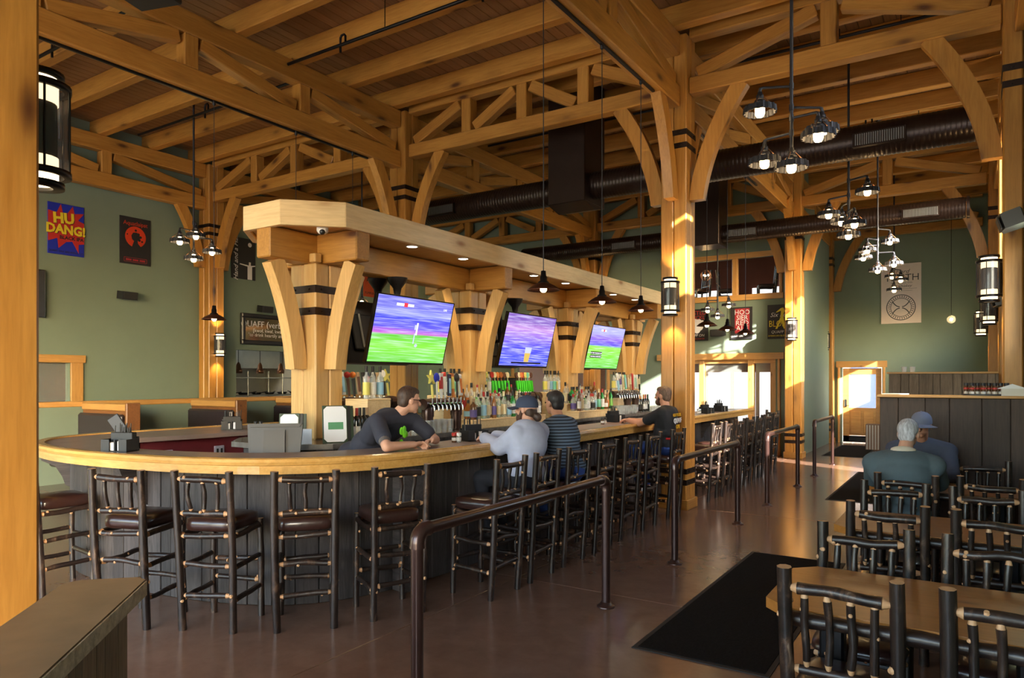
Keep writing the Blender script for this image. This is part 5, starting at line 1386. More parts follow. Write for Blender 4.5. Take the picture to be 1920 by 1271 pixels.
def bottle(label, loc, kind, g, lab, cap, group, rot=0.0):
    t = thing('bottle', label, 'bottle', loc, rot, group)
    pr, lb, cp = PROF[kind]
    k = (kind, g)
    if k not in BM: b = MB(); b.lathe(pr, 12); BM[k] = b.mesh('glass_body', g)
    obj('glass_body', BM[k], t)
    k = (kind, lab, 'l')
    if k not in BM: b = MB(); b.lathe([(lb[0], lb[1]), (lb[0], lb[2])], 12, caps=False); BM[k] = b.mesh('paper_label', lab)
    obj('paper_label', BM[k], t)
    k = (kind, cap, 'c')
    if k not in BM: b = MB(); b.lathe([(cp[0], cp[1]), (cp[0], cp[2])], 10); BM[k] = b.mesh('cap', cap)
    obj('cap', BM[k], t)
GN = {'b_clear': 'clear', 'b_green': 'green', 'b_amber': 'amber', 'b_brown': 'brown', 'b_blue': 'blue', 'b_wine': 'dark wine'}
LN = {'l_white': 'white', 'l_cream': 'cream', 'l_black': 'black', 'l_green': 'green', 'l_red': 'red', 'l_blue': 'pale blue', 'l_yellow': 'yellow', 'l_purple': 'purple', 'l_orange': 'orange', 'l_teal': 'mint'}
# wooden steps that carry the bottles
def step(label, x0, x1, y0, y1, z0, z1):
    t = thing('bottle_step', label, 'shelf', ((x0 + x1) / 2, (y0 + y1) / 2, z0))
    hx, hy = (x1 - x0) / 2, (y1 - y0) / 2
    b = MB(); b.cbox((-hx, -hy, 0), (hx, hy, z1 - z0 - 0.02), 0.004); b.build('riser', 'fascia', t)
    b = MB(); b.cbox((-hx, -hy, z1 - z0 - 0.02), (hx + 0.004, hy, z1 - z0), 0.004); b.build('tread', 'fascia', t)
TOP = ZI
step('long pale wooden step full of bottles before the second canopy post', -5.20, -4.98, 6.82, 8.55, TOP, TOP + 0.11)
step('upper wooden step of bottles before the second canopy post', -5.42, -5.21, 6.95, 8.45, TOP, TOP + 0.22)
step('long pale wooden step full of bottles before the third canopy post', -5.20, -4.98, 9.55, 10.95, TOP, TOP + 0.11)
step('upper wooden step of bottles before the third canopy post', -5.42, -5.21, 9.6, 10.85, TOP, TOP + 0.22)
step('tall wooden riser beside the first canopy post', -5.42, -5.10, 5.18, 5.52, TOP, TOP + 0.40)
step('tall wooden riser beside the second canopy post on its near side', -5.72, -5.45, 6.85, 7.36, TOP, TOP + 0.40)
step('tall wooden riser beside the third canopy post on its near side', -5.72, -5.45, 9.45, 10.0, TOP, TOP + 0.40)
step('tall wooden riser between second canopy post and green taps', -5.72, -5.45, 7.78, 8.05, TOP, TOP + 0.40)
step('tall wooden riser beside the last canopy post', -5.72, -5.45, 12.0, 12.62, TOP, TOP + 0.40)
rg = random.Random(11)
kinds = list(PROF); gl = ['b_clear', 'b_green', 'b_amber', 'b_brown', 'b_clear', 'b_clear']; lb_ = ['l_white', 'l_white', 'l_cream', 'l_cream', 'l_black', 'l_black', 'l_white'] + list(LN)
def row_of(n, x, y0, y1, z, where, group, opts=None):
    cnt = {}
    for i in range(n):
        y = y0 + (y1 - y0) * (i + 0.5) / n + rg.uniform(-0.008, 0.008)
        kind, g, lab, cap = opts(i) if opts else (rg.choice(('tall', 'whisky', 'round', 'slim', 'whisky')), rg.choice(gl), rg.choice(lb_), rg.choice(('l_black', 'l_black', 'l_cream', 'l_red', 'h_tan')))
        bottle('%s bottle %s from the near end %s' % (GN[g], ORD[i], where), (x + rg.uniform(-0.012, 0.012), y, z), kind, g, lab, cap, group, rg.uniform(0, 6))
row_of(15, -5.05, 6.86, 8.52, TOP + 0.11, 'on the lower step at the second post', 'bottles at the second canopy post')
row_of(13, -5.15, 6.90, 8.50, TOP + 0.11, 'standing behind on the lower second-post step', 'bottles at the second canopy post')
row_of(14, -5.31, 7.0, 8.42, TOP + 0.22, 'on the upper step at the second post', 'bottles at the second canopy post')
row_of(11, -5.05, 9.62, 10.9, TOP + 0.11, 'on the lower step at the third post', 'bottles at the third canopy post')
row_of(10, -5.15, 9.62, 10.9, TOP + 0.11, 'standing behind on the lower third-post step', 'bottles at the third canopy post')
row_of(11, -5.31, 9.66, 10.8, TOP + 0.22, 'on the upper step at the third post', 'bottles at the third canopy post')
tallopt = lambda i: ('tall', 'b_clear', ('l_yellow', 'l_white', 'l_blue', 'l_teal')[i % 4], 'l_black')
row_of(3, -5.18, 5.2, 5.5, TOP + 0.40, 'on the tall riser by the first post', 'black capped clear bottles', tallopt)
row_of(5, -5.55, 6.87, 7.34, TOP + 0.40, 'on the tall riser before the second post', 'black capped clear bottles', tallopt)
row_of(2, -5.55, 7.8, 8.03, TOP + 0.40, 'on the riser just past the second post', 'black capped clear bottles', tallopt)
row_of(6, -5.55, 9.47, 9.98, TOP + 0.40, 'on the tall riser before the third post', 'black capped clear bottles', tallopt)
row_of(6, -5.55, 12.02, 12.6, TOP + 0.40, 'on the tall riser before the last post', 'black capped clear bottles', tallopt)
wopt = lambda i: ('wine', 'b_wine', ('l_black', 'l_black', 'l_white', 'l_white', 'l_black', 'l_white', 'l_black')[i % 7], ('l_orange', 'l_orange', 'l_orange', 'l_red', 'l_black', 'l_black', 'h_tan')[i % 7])
row_of(7, -5.06, 4.79, 5.16, TOP, 'beside the menus on the back bar corner', 'wine bottles on the back bar', wopt)
row_of(5, -5.05, 12.0, 12.5, TOP, 'of the wine bottles under the far taps', 'wine bottles on the back bar', wopt)
# glassware
def glassmesh(r0, r1, h_):
    b = MB(); b.lathe([(r0, 0), (r1, h_), (r1 - 0.004, h_), (r0 - 0.004, 0.012), (0, 0.012)], 12); return b.mesh('glass', 'clear_glass')
PINT = glassmesh(0.030, 0.042, 0.145); TUMB = glassmesh(0.034, 0.038, 0.09)
def glasses(n, m, x, y0, y1, z, me, where, group):
    k = 0
    for j in range(m):
        for i in range(n):
            o = obj('drinking_glass', me, None, (x - 0.09 * j, y0 + (y1 - y0) * (i + 0.5) / n, z))
            tag(o, 'clear glass in row %s, %s along, %s' % (ORD[j], ORD[i], where), 'glass', group); k += 1
glasses(7, 2, -5.0, 5.72, 6.45, TOP, PINT, 'on the back bar behind the bartender', 'pint glasses behind the bartender')
glasses(9, 2, -5.0, 11.0, 11.85, TOP, PINT, 'on the back bar under the far taps', 'pint glasses under the far taps')
glasses(6, 2, -5.0, 12.55, 13.1, TOP, TUMB, 'at the far end of the back bar', 'tumblers at the far end')
glasses(4, 2, -5.32, 4.32, 4.42, TOP, TUMB, 'beside the menus at the near corner', 'tumblers near the menus') if False else None

# ---- tap towers
def handle_mesh(kind, c1, c2):
    b = MB()
    if kind == 'paddle': b.prism([(-0.012, 0), (0.012, 0), (0.026, 0.28), (-0.026, 0.28)], -0.012, 0.012, axis=1); b.cbox((-0.022, -0.014, 0.10), (0.022, 0.014, 0.24), 0.003, 1)
    elif kind == 'disc': b.prism([(-0.014, 0), (0.014, 0), (0.024, 0.17), (-0.024, 0.17)], -0.012, 0.012, axis=1); b.tube([(0, 0, 0.17), (0, 0, 0.215)], 0.007, 6, 1); b.tube([(0, -0.012, 0.255), (0, 0.012, 0.255)], 0.043, 14, 1)
    elif kind == 'block': b.cbox((-0.024, -0.014, 0.02), (0.024, 0.014, 0.27), 0.004); b.cbox((-0.02, -0.017, 0.05), (0.02, 0.017, 0.22), 0.002, 1)
    elif kind == 'star':
        b.tube([(0, 0, 0), (0, 0, 0.15)], 0.014, 8); st = [((0.075 if q % 2 == 0 else 0.03) * math.sin(q * PI / 5), 0.23 + (0.085 if q % 2 == 0 else 0.033) * math.cos(q * PI / 5)) for q in range(10)]
        b.prism(st[::-1], -0.012, 0.012, axis=1, mi=1)
    elif kind == 'cone': b.lathe([(0.012, 0), (0.03, 0.24)], 10); b.lathe([(0.031, 0.24), (0.028, 0.29), (0, 0.295)], 10, 1)
    elif kind == 'oval': b.tube([(0, 0, 0), (0, 0, 0.2)], 0.012, 8); b.ball((0, 0, 0.23), (0.05, 0.015, 0.055), 12, 8, 1)
    elif kind == 'ball': b.lathe([(0.013, 0), (0.02, 0.2)], 8); b.ball((0, 0, 0.24), 0.036, 10, 8, 1)
    return b.mesh('tap_handle', [c1, c2])
HM = {}
def tap_tower(label, x, y0, y1, z, face, ys, styles, legs):
    t = thing('tap_tower', label, 'tap tower', (x, (y0 + y1) / 2, TOP))
    yc = (y0 + y1) / 2; zz = z - TOP
    b = MB(); b.tube([(0, y0 - yc, zz), (0, y1 - yc, zz)], 0.062, 16); b.build('manifold', 'bronze_pipe', t)
    for y in legs:
        b = MB(); b.tube([(0, y - yc, 0), (0, y - yc, zz - 0.08)], 0.062, 16); b.build('leg', 'bronze_pipe', t)
        b = MB(); b.lathe([(0.085, 0), (0.085, 0.015), (0.065, 0.02)], 16, center=(0, y - yc, 0)); b.build('foot_ring', 'bronze_pipe', t)
        sg = 1 if y < yc else -1
        b = MB(); b.tube([(0, y - yc, zz - 0.14)] + [(0, y - yc + sg * 0.09 * (1 - math.cos(q * PI / 10)), zz - 0.09 + 0.09 * math.sin(q * PI / 10)) for q in range(6)] + [(0, y - yc + sg * 0.15, zz)], 0.071, 16); b.build('elbow', 'bronze_pipe', t)
    b = MB(); b.cbox((face * 0.05 - 0.02, y0 - yc + 0.04, zz - 0.035), (face * 0.05 + 0.02, y1 - yc - 0.04, zz + 0.015), 0.006); b.build('drip_bar', 'black_metal', t)
    for y, stl in zip(ys, styles):
        b = MB(); b.tube([(face * 0.05, 0, 0.0), (face * 0.105, 0, 0.005), (face * 0.125, 0, -0.02), (face * 0.13, 0, -0.075)], [0.011, 0.012, 0.011, 0.009], 8); b.tube([(face * 0.10, 0, 0.0), (face * 0.105, 0, 0.075)], 0.010, 8)
        fo = b.build('faucet', 'chrome', t, (0, y - yc, zz))
        if stl not in HM: HM[stl] = handle_mesh(*stl)
        h_ = obj('tap_handle', HM[stl], fo, (face * 0.105, 0, 0.07)); h_.rotation_euler = (rg.uniform(-0.05, 0.05) - 0.10, face * 0.05, PI / 2)
lin = lambda a, b_, n: [a + (b_ - a) * i / (n - 1) for i in range(n)]
tap_tower('tap tower full of mixed beer handles behind the wine bottles', -5.58, 5.25, 6.2, 1.44, -1, lin(5.34, 6.12, 11),
          [('paddle', 'h_brown', 'l_orange'), ('block', 'l_white', 'l_blue'), ('ball', 'h_brown', 'l_red'), ('ball', 'l_black', 'l_orange'), ('block', 'h_tan', 'h_brown'), ('block', 'l_black', 'l_white'), ('block', 'h_navy', 'l_red'), ('oval', 'h_tan', 'grey_plastic'), ('block', 'h_tan', 'l_white'), ('disc', 'l_black', 'l_white'), ('star', 'l_yellow', 'l_yellow')], (5.3, 6.15))
tap_tower('pipe tap tower with eight faucets behind the bartender', -5.08, 6.02, 6.66, 1.42, 1, lin(6.06, 6.58, 8),
          [('star', 'l_yellow', 'l_yellow'), ('oval', 'l_white', 'poster_blue'), ('paddle', 'l_white', 'l_red'), ('cone', 'l_white', 'l_red'), ('block', 'h_navy', 'l_blue'), ('paddle', 'l_orange', 'l_yellow'), ('oval', 'l_black', 'l_black'), ('block', 'l_white', 'l_orange')], (6.1, 6.62))
tap_tower('tap tower with bright green handles behind the man in the cap', -5.62, 8.1, 9.45, 1.44, -1, lin(8.16, 8.75, 8) + lin(9.0, 9.42, 8),
          [('disc', 'h_green', c_) for c_ in ('l_green', 'l_yellow', 'l_red', 'l_cream', 'l_orange', 'l_orange', 'h_brown', 'l_cream', 'h_brown', 'l_cream', 'l_orange', 'l_red', 'l_yellow', 'l_teal', 'l_cream', 'h_brown')], (8.15, 9.4))
tap_tower('far tap tower with ten pale handles and one red', -5.08, 10.95, 12.0, 1.44, 1, lin(11.0, 11.9, 10),
          [('disc', 'l_blue', 'l_white'), ('paddle', 'l_white', 'l_purple'), ('block', 'l_cream', 'h_tan'), ('block', 'l_teal', 'l_blue'), ('block', 'h_tan', 'l_cream'), ('paddle', 'h_tan', 'l_cream'), ('cone', 'l_red', 'l_red'), ('block', 'l_white', 'l_teal'), ('block', 'l_white', 'l_cream'), ('paddle', 'l_black', 'l_cream')], (11.6, 11.95))
t = thing('tap_light_panel', 'dark panel behind the bright green tap handles', 'panel', (-5.95, 8.7, TOP))
b = MB(); b.cbox((-0.02, -0.62, 0), (0.02, 0.82, 0.62), 0.01); b.build('panel', 'black_plastic', t)
b = MB(); b.cbox((-0.025, -0.64, 0.62), (0.025, 0.84, 0.65), 0.004); b.build('top_edge', 'trim_wood', t)

# ---- bar caddies
def caddy(label, x, y, rot, z=ZT, jars=0):
    t = thing('bar_caddy', label, 'caddy', (x, y, z + 0.001), rot, 'black napkin and straw caddies on the bar')
    b = MB()
    for lo, hi in (((-0.11, -0.08, 0), (0.11, 0.08, 0.008)), ((-0.11, -0.08, 0), (-0.103, 0.08, 0.10)), ((0.103, -0.08, 0), (0.11, 0.08, 0.10)), ((-0.11, 0.073, 0), (0.11, 0.08, 0.115)), ((-0.103, -0.08, 0), (-0.04, -0.073, 0.10)), ((0.04, -0.08, 0), (0.103, -0.073, 0.10)), ((-0.004, -0.073, 0), (0.004, 0.073, 0.095))): b.box(lo, hi)
    b.build('tray', 'black_plastic', t)
    b = MB(); b.cbox((0.015, -0.06, 0.009), (0.095, 0.0, 0.085), 0.004); b.build('napkin_stack', 'paper', t)
    b = MB(); b.cbox((-0.095, -0.06, 0.009), (-0.015, 0.0, 0.075), 0.004); b.build('napkin_stack', 'paper', t)
    rq = random.Random(int(x * 100))
    for k in range(16):
        a, c_ = rq.uniform(-0.09, 0.09), rq.uniform(0.02, 0.065)
        b = MB(); b.tube([(a, c_, 0.01), (a + rq.uniform(-0.015, 0.015), c_ + rq.uniform(-0.01, 0.01), 0.205 + rq.uniform(-0.02, 0.02))], 0.004, 5); b.build('straw', 'black_plastic', t)
    b = MB(); b.cbox((-0.095, 0.012, 0.008), (0.095, 0.07, 0.15), 0.004); b.build('straw_cup', 'black_plastic', t)
caddy('black caddy with straws on the near curve of the bar top', -5.73, 3.04, 0.45)
caddy('black caddy on the far booth side of the bar top', -7.12, 5.05, 0.9)
caddy('black caddy in front of the man in the grey sweatshirt', -3.93, 5.40, 1.2)
caddy('black caddy before the man in the black shirt', -4.03, 8.80, 1.3)
caddy('black caddy at the far bar end, nearer of two', -3.72, 11.8, 1.3); caddy('black caddy at the far bar end, farther of two', -3.75, 12.7, 1.3)
t = thing('tablet_holder', 'grey tablet leaning in the near straw caddy', 'tablet', (-5.86, 3.14, ZT + 0.13))
b = MB(); b.cbox((-0.05, -0.008, 0.0), (0.05, 0.008, 0.17), 0.004); o = b.build('screen', 'grey_plastic', t); o.rotation_euler = (0, -0.6, 0.6)
b = MB(); b.cbox((-0.053, -0.004, -0.01), (0.053, 0.012, 0.01), 0.003); o = b.build('stand', 'black_plastic', t); o.rotation_euler = (0, -0.6, 0.6)
def shaker(label, loc, body, cap, group='shakers and jars'):
    t = thing('shaker_jar', label, 'jar', loc, 0, group)
    b = MB(); b.lathe([(0.021, 0), (0.022, 0.004), (0.022, 0.055), (0.018, 0.062)], 12); b.build('glass_body', body, t)
    b = MB(); b.lathe([(0.0225, 0.018), (0.0225, 0.045)], 12, caps=False); b.build('paper_label', 'l_white', t)
    b = MB(); b.lathe([(0.022, 0.062), (0.023, 0.085), (0.018, 0.09)], 12); b.build('cap', cap, t)
for k, (dx, dy) in enumerate(((0.0, 0), (0.06, -0.05), (0.02, -0.07))): shaker('small shaker beside the sweatshirt man\'s caddy, %s of three' % ORD[k], (-3.98 + dx, 5.20 + dy, ZT), ('b_brown', 'b_clear', 'b_brown')[k], ('l_red', 'l_white', 'l_red')[k])
for k in range(2): shaker('small shaker before the black-shirted man, %s of two' % ORD[k], (-3.95, 8.30 - 0.07 * k, ZT), ('b_clear', 'b_brown')[k], 'l_black')
for k in range(2): shaker('small shaker on the far booth side of the bar, %s of two' % ORD[k], (-7.0 + 0.05 * k, 5.28 + 0.03 * k, ZT), 'b_brown', 'l_black')
for k in range(2): shaker('small shaker at the far bar end, %s of two' % ORD[k], (-3.75, 11.45 + 0.07 * k, ZT), 'b_clear', 'chrome')
# jars on the dark partition
t = thing('serving_tray', 'dark round-edged tray on the dark partition cap', 'tray', (0.145, 8.35, 1.54))
b = MB(); b.prism([(0.20 * math.copysign(abs(math.cos(q * PI / 12)) ** 0.6, math.cos(q * PI / 12)), 0.10 * math.sin(q * PI / 12)) for q in range(24)], 0.0, 0.012); b.build('base', 'black_plastic', t)
b = MB(); b.prism([(0.19 * math.copysign(abs(math.cos(q * PI / 12)) ** 0.6, math.cos(q * PI / 12)), 0.09 * math.sin(q * PI / 12)) for q in range(24)], 0.012, 0.015); b.build('liner', 'rubber_edge', t)
for k in range(8):
    t = thing('spice_jar', 'dark spice jar with red print, %s along the tray' % ORD[k], 'jar', (-0.02 + 0.047 * k, 8.35 + 0.02 * (-1) ** k, 1.5555), 0, 'spice jars on the partition tray')
    b = MB(); b.lathe([(0.021, 0), (0.022, 0.075), (0.018, 0.08)], 12); b.build('glass_body', 'b_brown', t)
    b = MB(); b.lathe([(0.0215, 0.0), (0.0218, 0.024)], 12, caps=False); b.build('salt_layer', 'off_white', t)
    b = MB(); b.lathe([(0.0228, 0.045), (0.0228, 0.062)], 12, caps=False); b.build('paper_label', 'l_red', t)
    b = MB(); b.lathe([(0.0225, 0.08), (0.0225, 0.108)], 12); b.build('cap', 'l_black', t)
t = thing('paper_tray', 'white folded paper tray at the edge of the dark partition cap', 'paper', (0.355, 8.33, 1.54))
b = MB(); b.prism([(-0.09, 0), (0.09, 0), (0.09, 0.07), (-0.09, 0.07)], -0.07, 0.07, axis=1); b.build('box', 'off_white', t)
b = MB(); b.prism([(-0.12, 0.07), (0.12, 0.07), (0.0, 0.115)], -0.08, 0.08, axis=1); b.build('flap', 'white', t)
o = MB(); o.cbox((-0.18, -0.06, 0), (0.06, 0.06, 0.012), 0.003); tag(o.build('paper_stack', 'off_white', None, (-0.58, 8.35, 1.54)), 'flat stack of paper at the aisle end of the dark partition', 'paper')
for k in range(2):
    o = MB(); o.lathe([(0.03, 0), (0.038, 0.08), (0.034, 0.08), (0.026, 0.01), (0, 0.01)], 12); tag(o.build('white_cup', 'white', None, (-0.82 + 0.11 * k, 12.2, 1.81)), 'white cup on the taller grey partition, %s from the door side' % ORD[k], 'cup', 'white cups on the grey partition')
# menus on the near corner of the back bar
def menu(label, x, y, rot, w=0.2, h_=0.33):
    t = thing('menu_holder', label, 'menu', (x, y, TOP), rot, 'menu boards on the back bar')
    t.rotation_euler = (-0.2, 0, rot)
    for k in range(3):
        b = MB(); b.cbox((-w / 2 - 0.012 + 0.03 * k, 0.012 + 0.016 * k, 0.0), (w / 2 + 0.012 + 0.03 * k, 0.022 + 0.016 * k, h_), 0.003); b.build('cover', ('menu_cover', 'black_plastic', 'menu_cover')[k], t)
    c_ = 0.03
    b = MB(); b.prism([(-w / 2 + c_, 0.012), (w / 2 - c_, 0.012), (w / 2, 0.012 + c_), (w / 2, h_ - c_ - 0.01), (w / 2 - c_, h_ - 0.01), (-w / 2 + c_, h_ - 0.01), (-w / 2, h_ - c_ - 0.01), (-w / 2, 0.012 + c_)], 0.006, 0.011, axis=1); b.build('page', 'paper', t)
    b = MB(); b.box((-w / 2 + 0.04, 0.003, h_ * 0.36), (w / 2 - 0.03, 0.006, h_ * 0.55)); b.build('green_block', 'menu_green', t)
menu('white menu sheet with green block, left of the canopy post', -5.28, 4.34, 0.75, 0.16, 0.29)
menu('bigger white menu sheet standing in a black stand right of the canopy post', -5.00, 4.66, 0.95, 0.21, 0.36)
o = MB(); o.cbox((-0.07, -0.02, 0), (0.07, 0.02, 0.14), 0.002); tag(o.build('card_stack', 'paper', None, (-5.16, 4.42, TOP), 0.8), 'stack of white cards between the two menus', 'cards')
# till on the work table inside the bar
t = thing('work_table', 'steel work table inside the bar curve', 'table', (-5.02, 3.80, 0), 0.75)
b = MB(); b.cbox((-0.5, -0.2, 0.84), (0.5, 0.2, 0.87), 0.004); b.build('top', 'steel', t)
for sx in (-1, 1):
    for sy in (-1, 1): b = MB(); b.tube([(sx * 0.46, sy * 0.16, 0), (sx * 0.46, sy * 0.16, 0.84)], 0.018, 8); b.build('leg', 'steel', t)
t = thing('till_monitor', 'dark grey till screen seen from behind inside the bar', 'monitor', (-4.90, 3.88, 0.871), 0.75)
b = MB(); b.prism([(-0.20, 0.10), (0.20, 0.10), (0.225, 0.45), (-0.225, 0.45)], -0.015, 0.03, axis=1); o = b.build('screen_shell', 'grey_plastic', t); o.rotation_euler = (-0.15, 0, 0)
b = MB(); b.prism([(-0.09, 0.02), (0.09, 0.02), (0.085, 0.40), (-0.085, 0.40)], -0.05, -0.014, axis=1); o = b.build('spine', 'black_plastic', t); o.rotation_euler = (-0.15, 0, 0)
b = MB(); b.prism([(-0.20, 0.425), (0.20, 0.425), (0.22, 0.455), (-0.22, 0.455)], -0.03, 0.035, axis=1); o = b.build('top_edge', 'black_plastic', t); o.rotation_euler = (-0.15, 0, 0)
b = MB(); b.cbox((-0.14, -0.12, 0), (0.14, 0.12, 0.05), 0.01); b.build('foot', 'black_plastic', t)
t = thing('bar_faucet', 'curved chrome faucet inside the bar by the maroon panel', 'faucet', (-6.55, 5.55, 0.886))
b = MB(); b.tube([(0, 0, 0), (0, 0, 0.12), (0.02, -0.02, 0.19), (0.08, -0.06, 0.2), (0.13, -0.1, 0.14), (0.15, -0.12, 0.05)], 0.012, 8); b.build('spout', 'chrome', t)
b = MB(); b.lathe([(0.035, 0), (0.03, 0.03)], 12); b.build('base_ring', 'chrome', t)
t = thing('sink_unit', 'steel sink unit inside the bar on the booth side', 'sink', (-6.58, 5.4, 0))
b = MB(); b.cbox((-0.25, -1.0, 0.2), (0.25, 1.0, 0.88), 0.01); b.build('cabinet', 'steel', t)
b = MB(); b.cbox((-0.2, -0.9, 0.878), (0.2, -0.1, 0.884), 0.002); b.build('basin', 'black_metal', t)

# ================================================================ PEOPLE
for nm, c_, ro in (('skin_fair', (214, 164, 140), 0.5), ('skin_tan', (196, 140, 112), 0.5), ('cloth_navy', (52, 54, 68), 0.85), ('cloth_heather', (178, 184, 208), 0.9), ('cloth_black', (30, 30, 34), 0.85),
                   ('cloth_teal', (86, 102, 110), 0.9), ('cloth_slate', (72, 78, 96), 0.88), ('denim', (42, 70, 140), 0.85), ('dark_trousers', (30, 32, 42), 0.85), ('cap_navy', (58, 68, 92), 0.85),
                   ('cap_grey', (120, 126, 148), 0.9), ('collar_cream', (214, 204, 186), 0.8), ('shoe_white', (206, 210, 218), 0.6), ('shoe_dark', (36, 32, 32), 0.6), ('eye_dark', (30, 24, 20), 0.2), ('tattoo', (104, 98, 98), 0.6), ('print_green', (120, 216, 40), 0.7), ('pocket_red', (200, 30, 34), 0.7), ('print_gold', (230, 178, 40), 0.7)):
    plain(nm, srgb(*c_), ro, vary=0.06, scale=14)
def hair_mat(nm, a, c_):
    m, nt, b = new_mat(nm); v = coords(nt, (60, 60, 12)); n = noise(nt, v, 1.2, 4, 0.6, 0.5)
    nt.links.new(ramp(nt, n, [(0.3, srgb(*a)), (0.7, srgb(*c_))]), b.inputs['Base Color']); b.inputs['Roughness'].default_value = 0.55; bump(nt, b, n, 0.6, 0.006)
hair_mat('hair_brown', (44, 30, 24), (84, 60, 48)); hair_mat('hair_dark', (22, 18, 20), (44, 36, 36)); hair_mat('hair_short', (78, 58, 46), (124, 98, 82)); hair_mat('hair_silver', (150, 150, 160), (226, 228, 236)); hair_mat('beard_brown', (58, 38, 30), (96, 66, 54))
def stripe_mat():
    m, nt, b = new_mat('cloth_stripe'); tc = nt.nodes.new('ShaderNodeTexCoord'); w = nt.nodes.new('ShaderNodeTexWave'); w.wave_type = 'BANDS'; w.bands_direction = 'Z'
    w.inputs['Scale'].default_value = 11.0; w.inputs['Distortion'].default_value = 0.4
    nt.links.new(tc.outputs['Object'], w.inputs['Vector'])
    nt.links.new(ramp(nt, w.outputs['Fac'], [(0.35, srgb(34, 42, 56)), (0.6, srgb(98, 116, 138))]), b.inputs['Base Color']); b.inputs['Roughness'].default_value = 0.85
stripe_mat()

def capsule(mb, p0, p1, r0, r1, n=12, squash=1.0):
    p0 = Vector(p0); p1 = Vector(p1); d = p1 - p0; L = max(d.length, 1e-5); t = d / L
    pts = []; rad = []
    for k in range(4): a = PI / 2 * k / 4; pts.append(p0 - t * (r0 * math.cos(a))); rad.append(max(r0 * math.sin(a), 0.0015))
    pts += [p0, p0.lerp(p1, 0.5), p1]; rad += [r0, (r0 + r1) / 2, r1]
    for k in range(3, -1, -1): a = PI / 2 * k / 4; pts.append(p1 + t * (r1 * math.cos(a))); rad.append(max(r1 * math.sin(a), 0.0015))
    mb.tube(pts, rad, n, squash=squash)
def frame3(f, u):
    f = Vector(f).normalized(); r = f.cross(Vector(u)).normalized(); u = r.cross(f)
    return Matrix(((r.x, f.x, u.x), (r.y, f.y, u.y), (r.z, f.z, u.z)))   # columns: right, forward, up
def fused(mb, name, mt, parent, voxel, it=5):
    o = mb.build(name, mt, parent)
    rm = o.modifiers.new('fuse', 'REMESH'); rm.mode = 'VOXEL'; rm.voxel_size = voxel; rm.use_smooth_shade = True
    sm = o.modifiers.new('soften', 'SMOOTH'); sm.iterations = it; sm.factor = 0.5
    o.location = -parent.location
    return o
def hand(mb, w, d, palm):
    """palm, four bent fingers and a thumb that leaves the side of the palm"""
    w = Vector(w); d = Vector(d).normalized(); pn = (Vector(palm) - d * Vector(palm).dot(d)).normalized(); sd = d.cross(pn)
    M3 = Matrix(((sd.x, d.x, pn.x), (sd.y, d.y, pn.y), (sd.z, d.z, pn.z)))
    mb.ball(w + d * 0.045, (0.040, 0.052, 0.017), 12, 8, rot=M3)
    for k in range(4):
        s_ = -0.030 + 0.020 * k; Lk = (0.034, 0.040, 0.042, 0.036)[k]
        a = w + d * (0.080 + 0.006 * (k in (1, 2))) + sd * s_; b_ = a + (d * 0.82 + pn * 0.57).normalized() * Lk; c_ = b_ + (d * 0.1 + pn * 0.99).normalized() * Lk * 0.85; e = c_ + (pn * 0.5 - d * 0.85).normalized() * Lk * 0.55
        capsule(mb, a, b_, 0.0098, 0.0092, 8); capsule(mb, b_, c_, 0.0092, 0.0084, 8); capsule(mb, c_, e, 0.0084, 0.0075, 8)
    a = w + d * 0.025 + sd * 0.034; b_ = a + (d * 0.7 + sd * 0.45 + pn * 0.4).normalized() * 0.036; c_ = b_ + (d * 0.85 + pn * 0.5 - sd * 0.2).normalized() * 0.03
    capsule(mb, a, b_, 0.0125, 0.0105, 8); capsule(mb, b_, c_, 0.0105, 0.0085, 8)
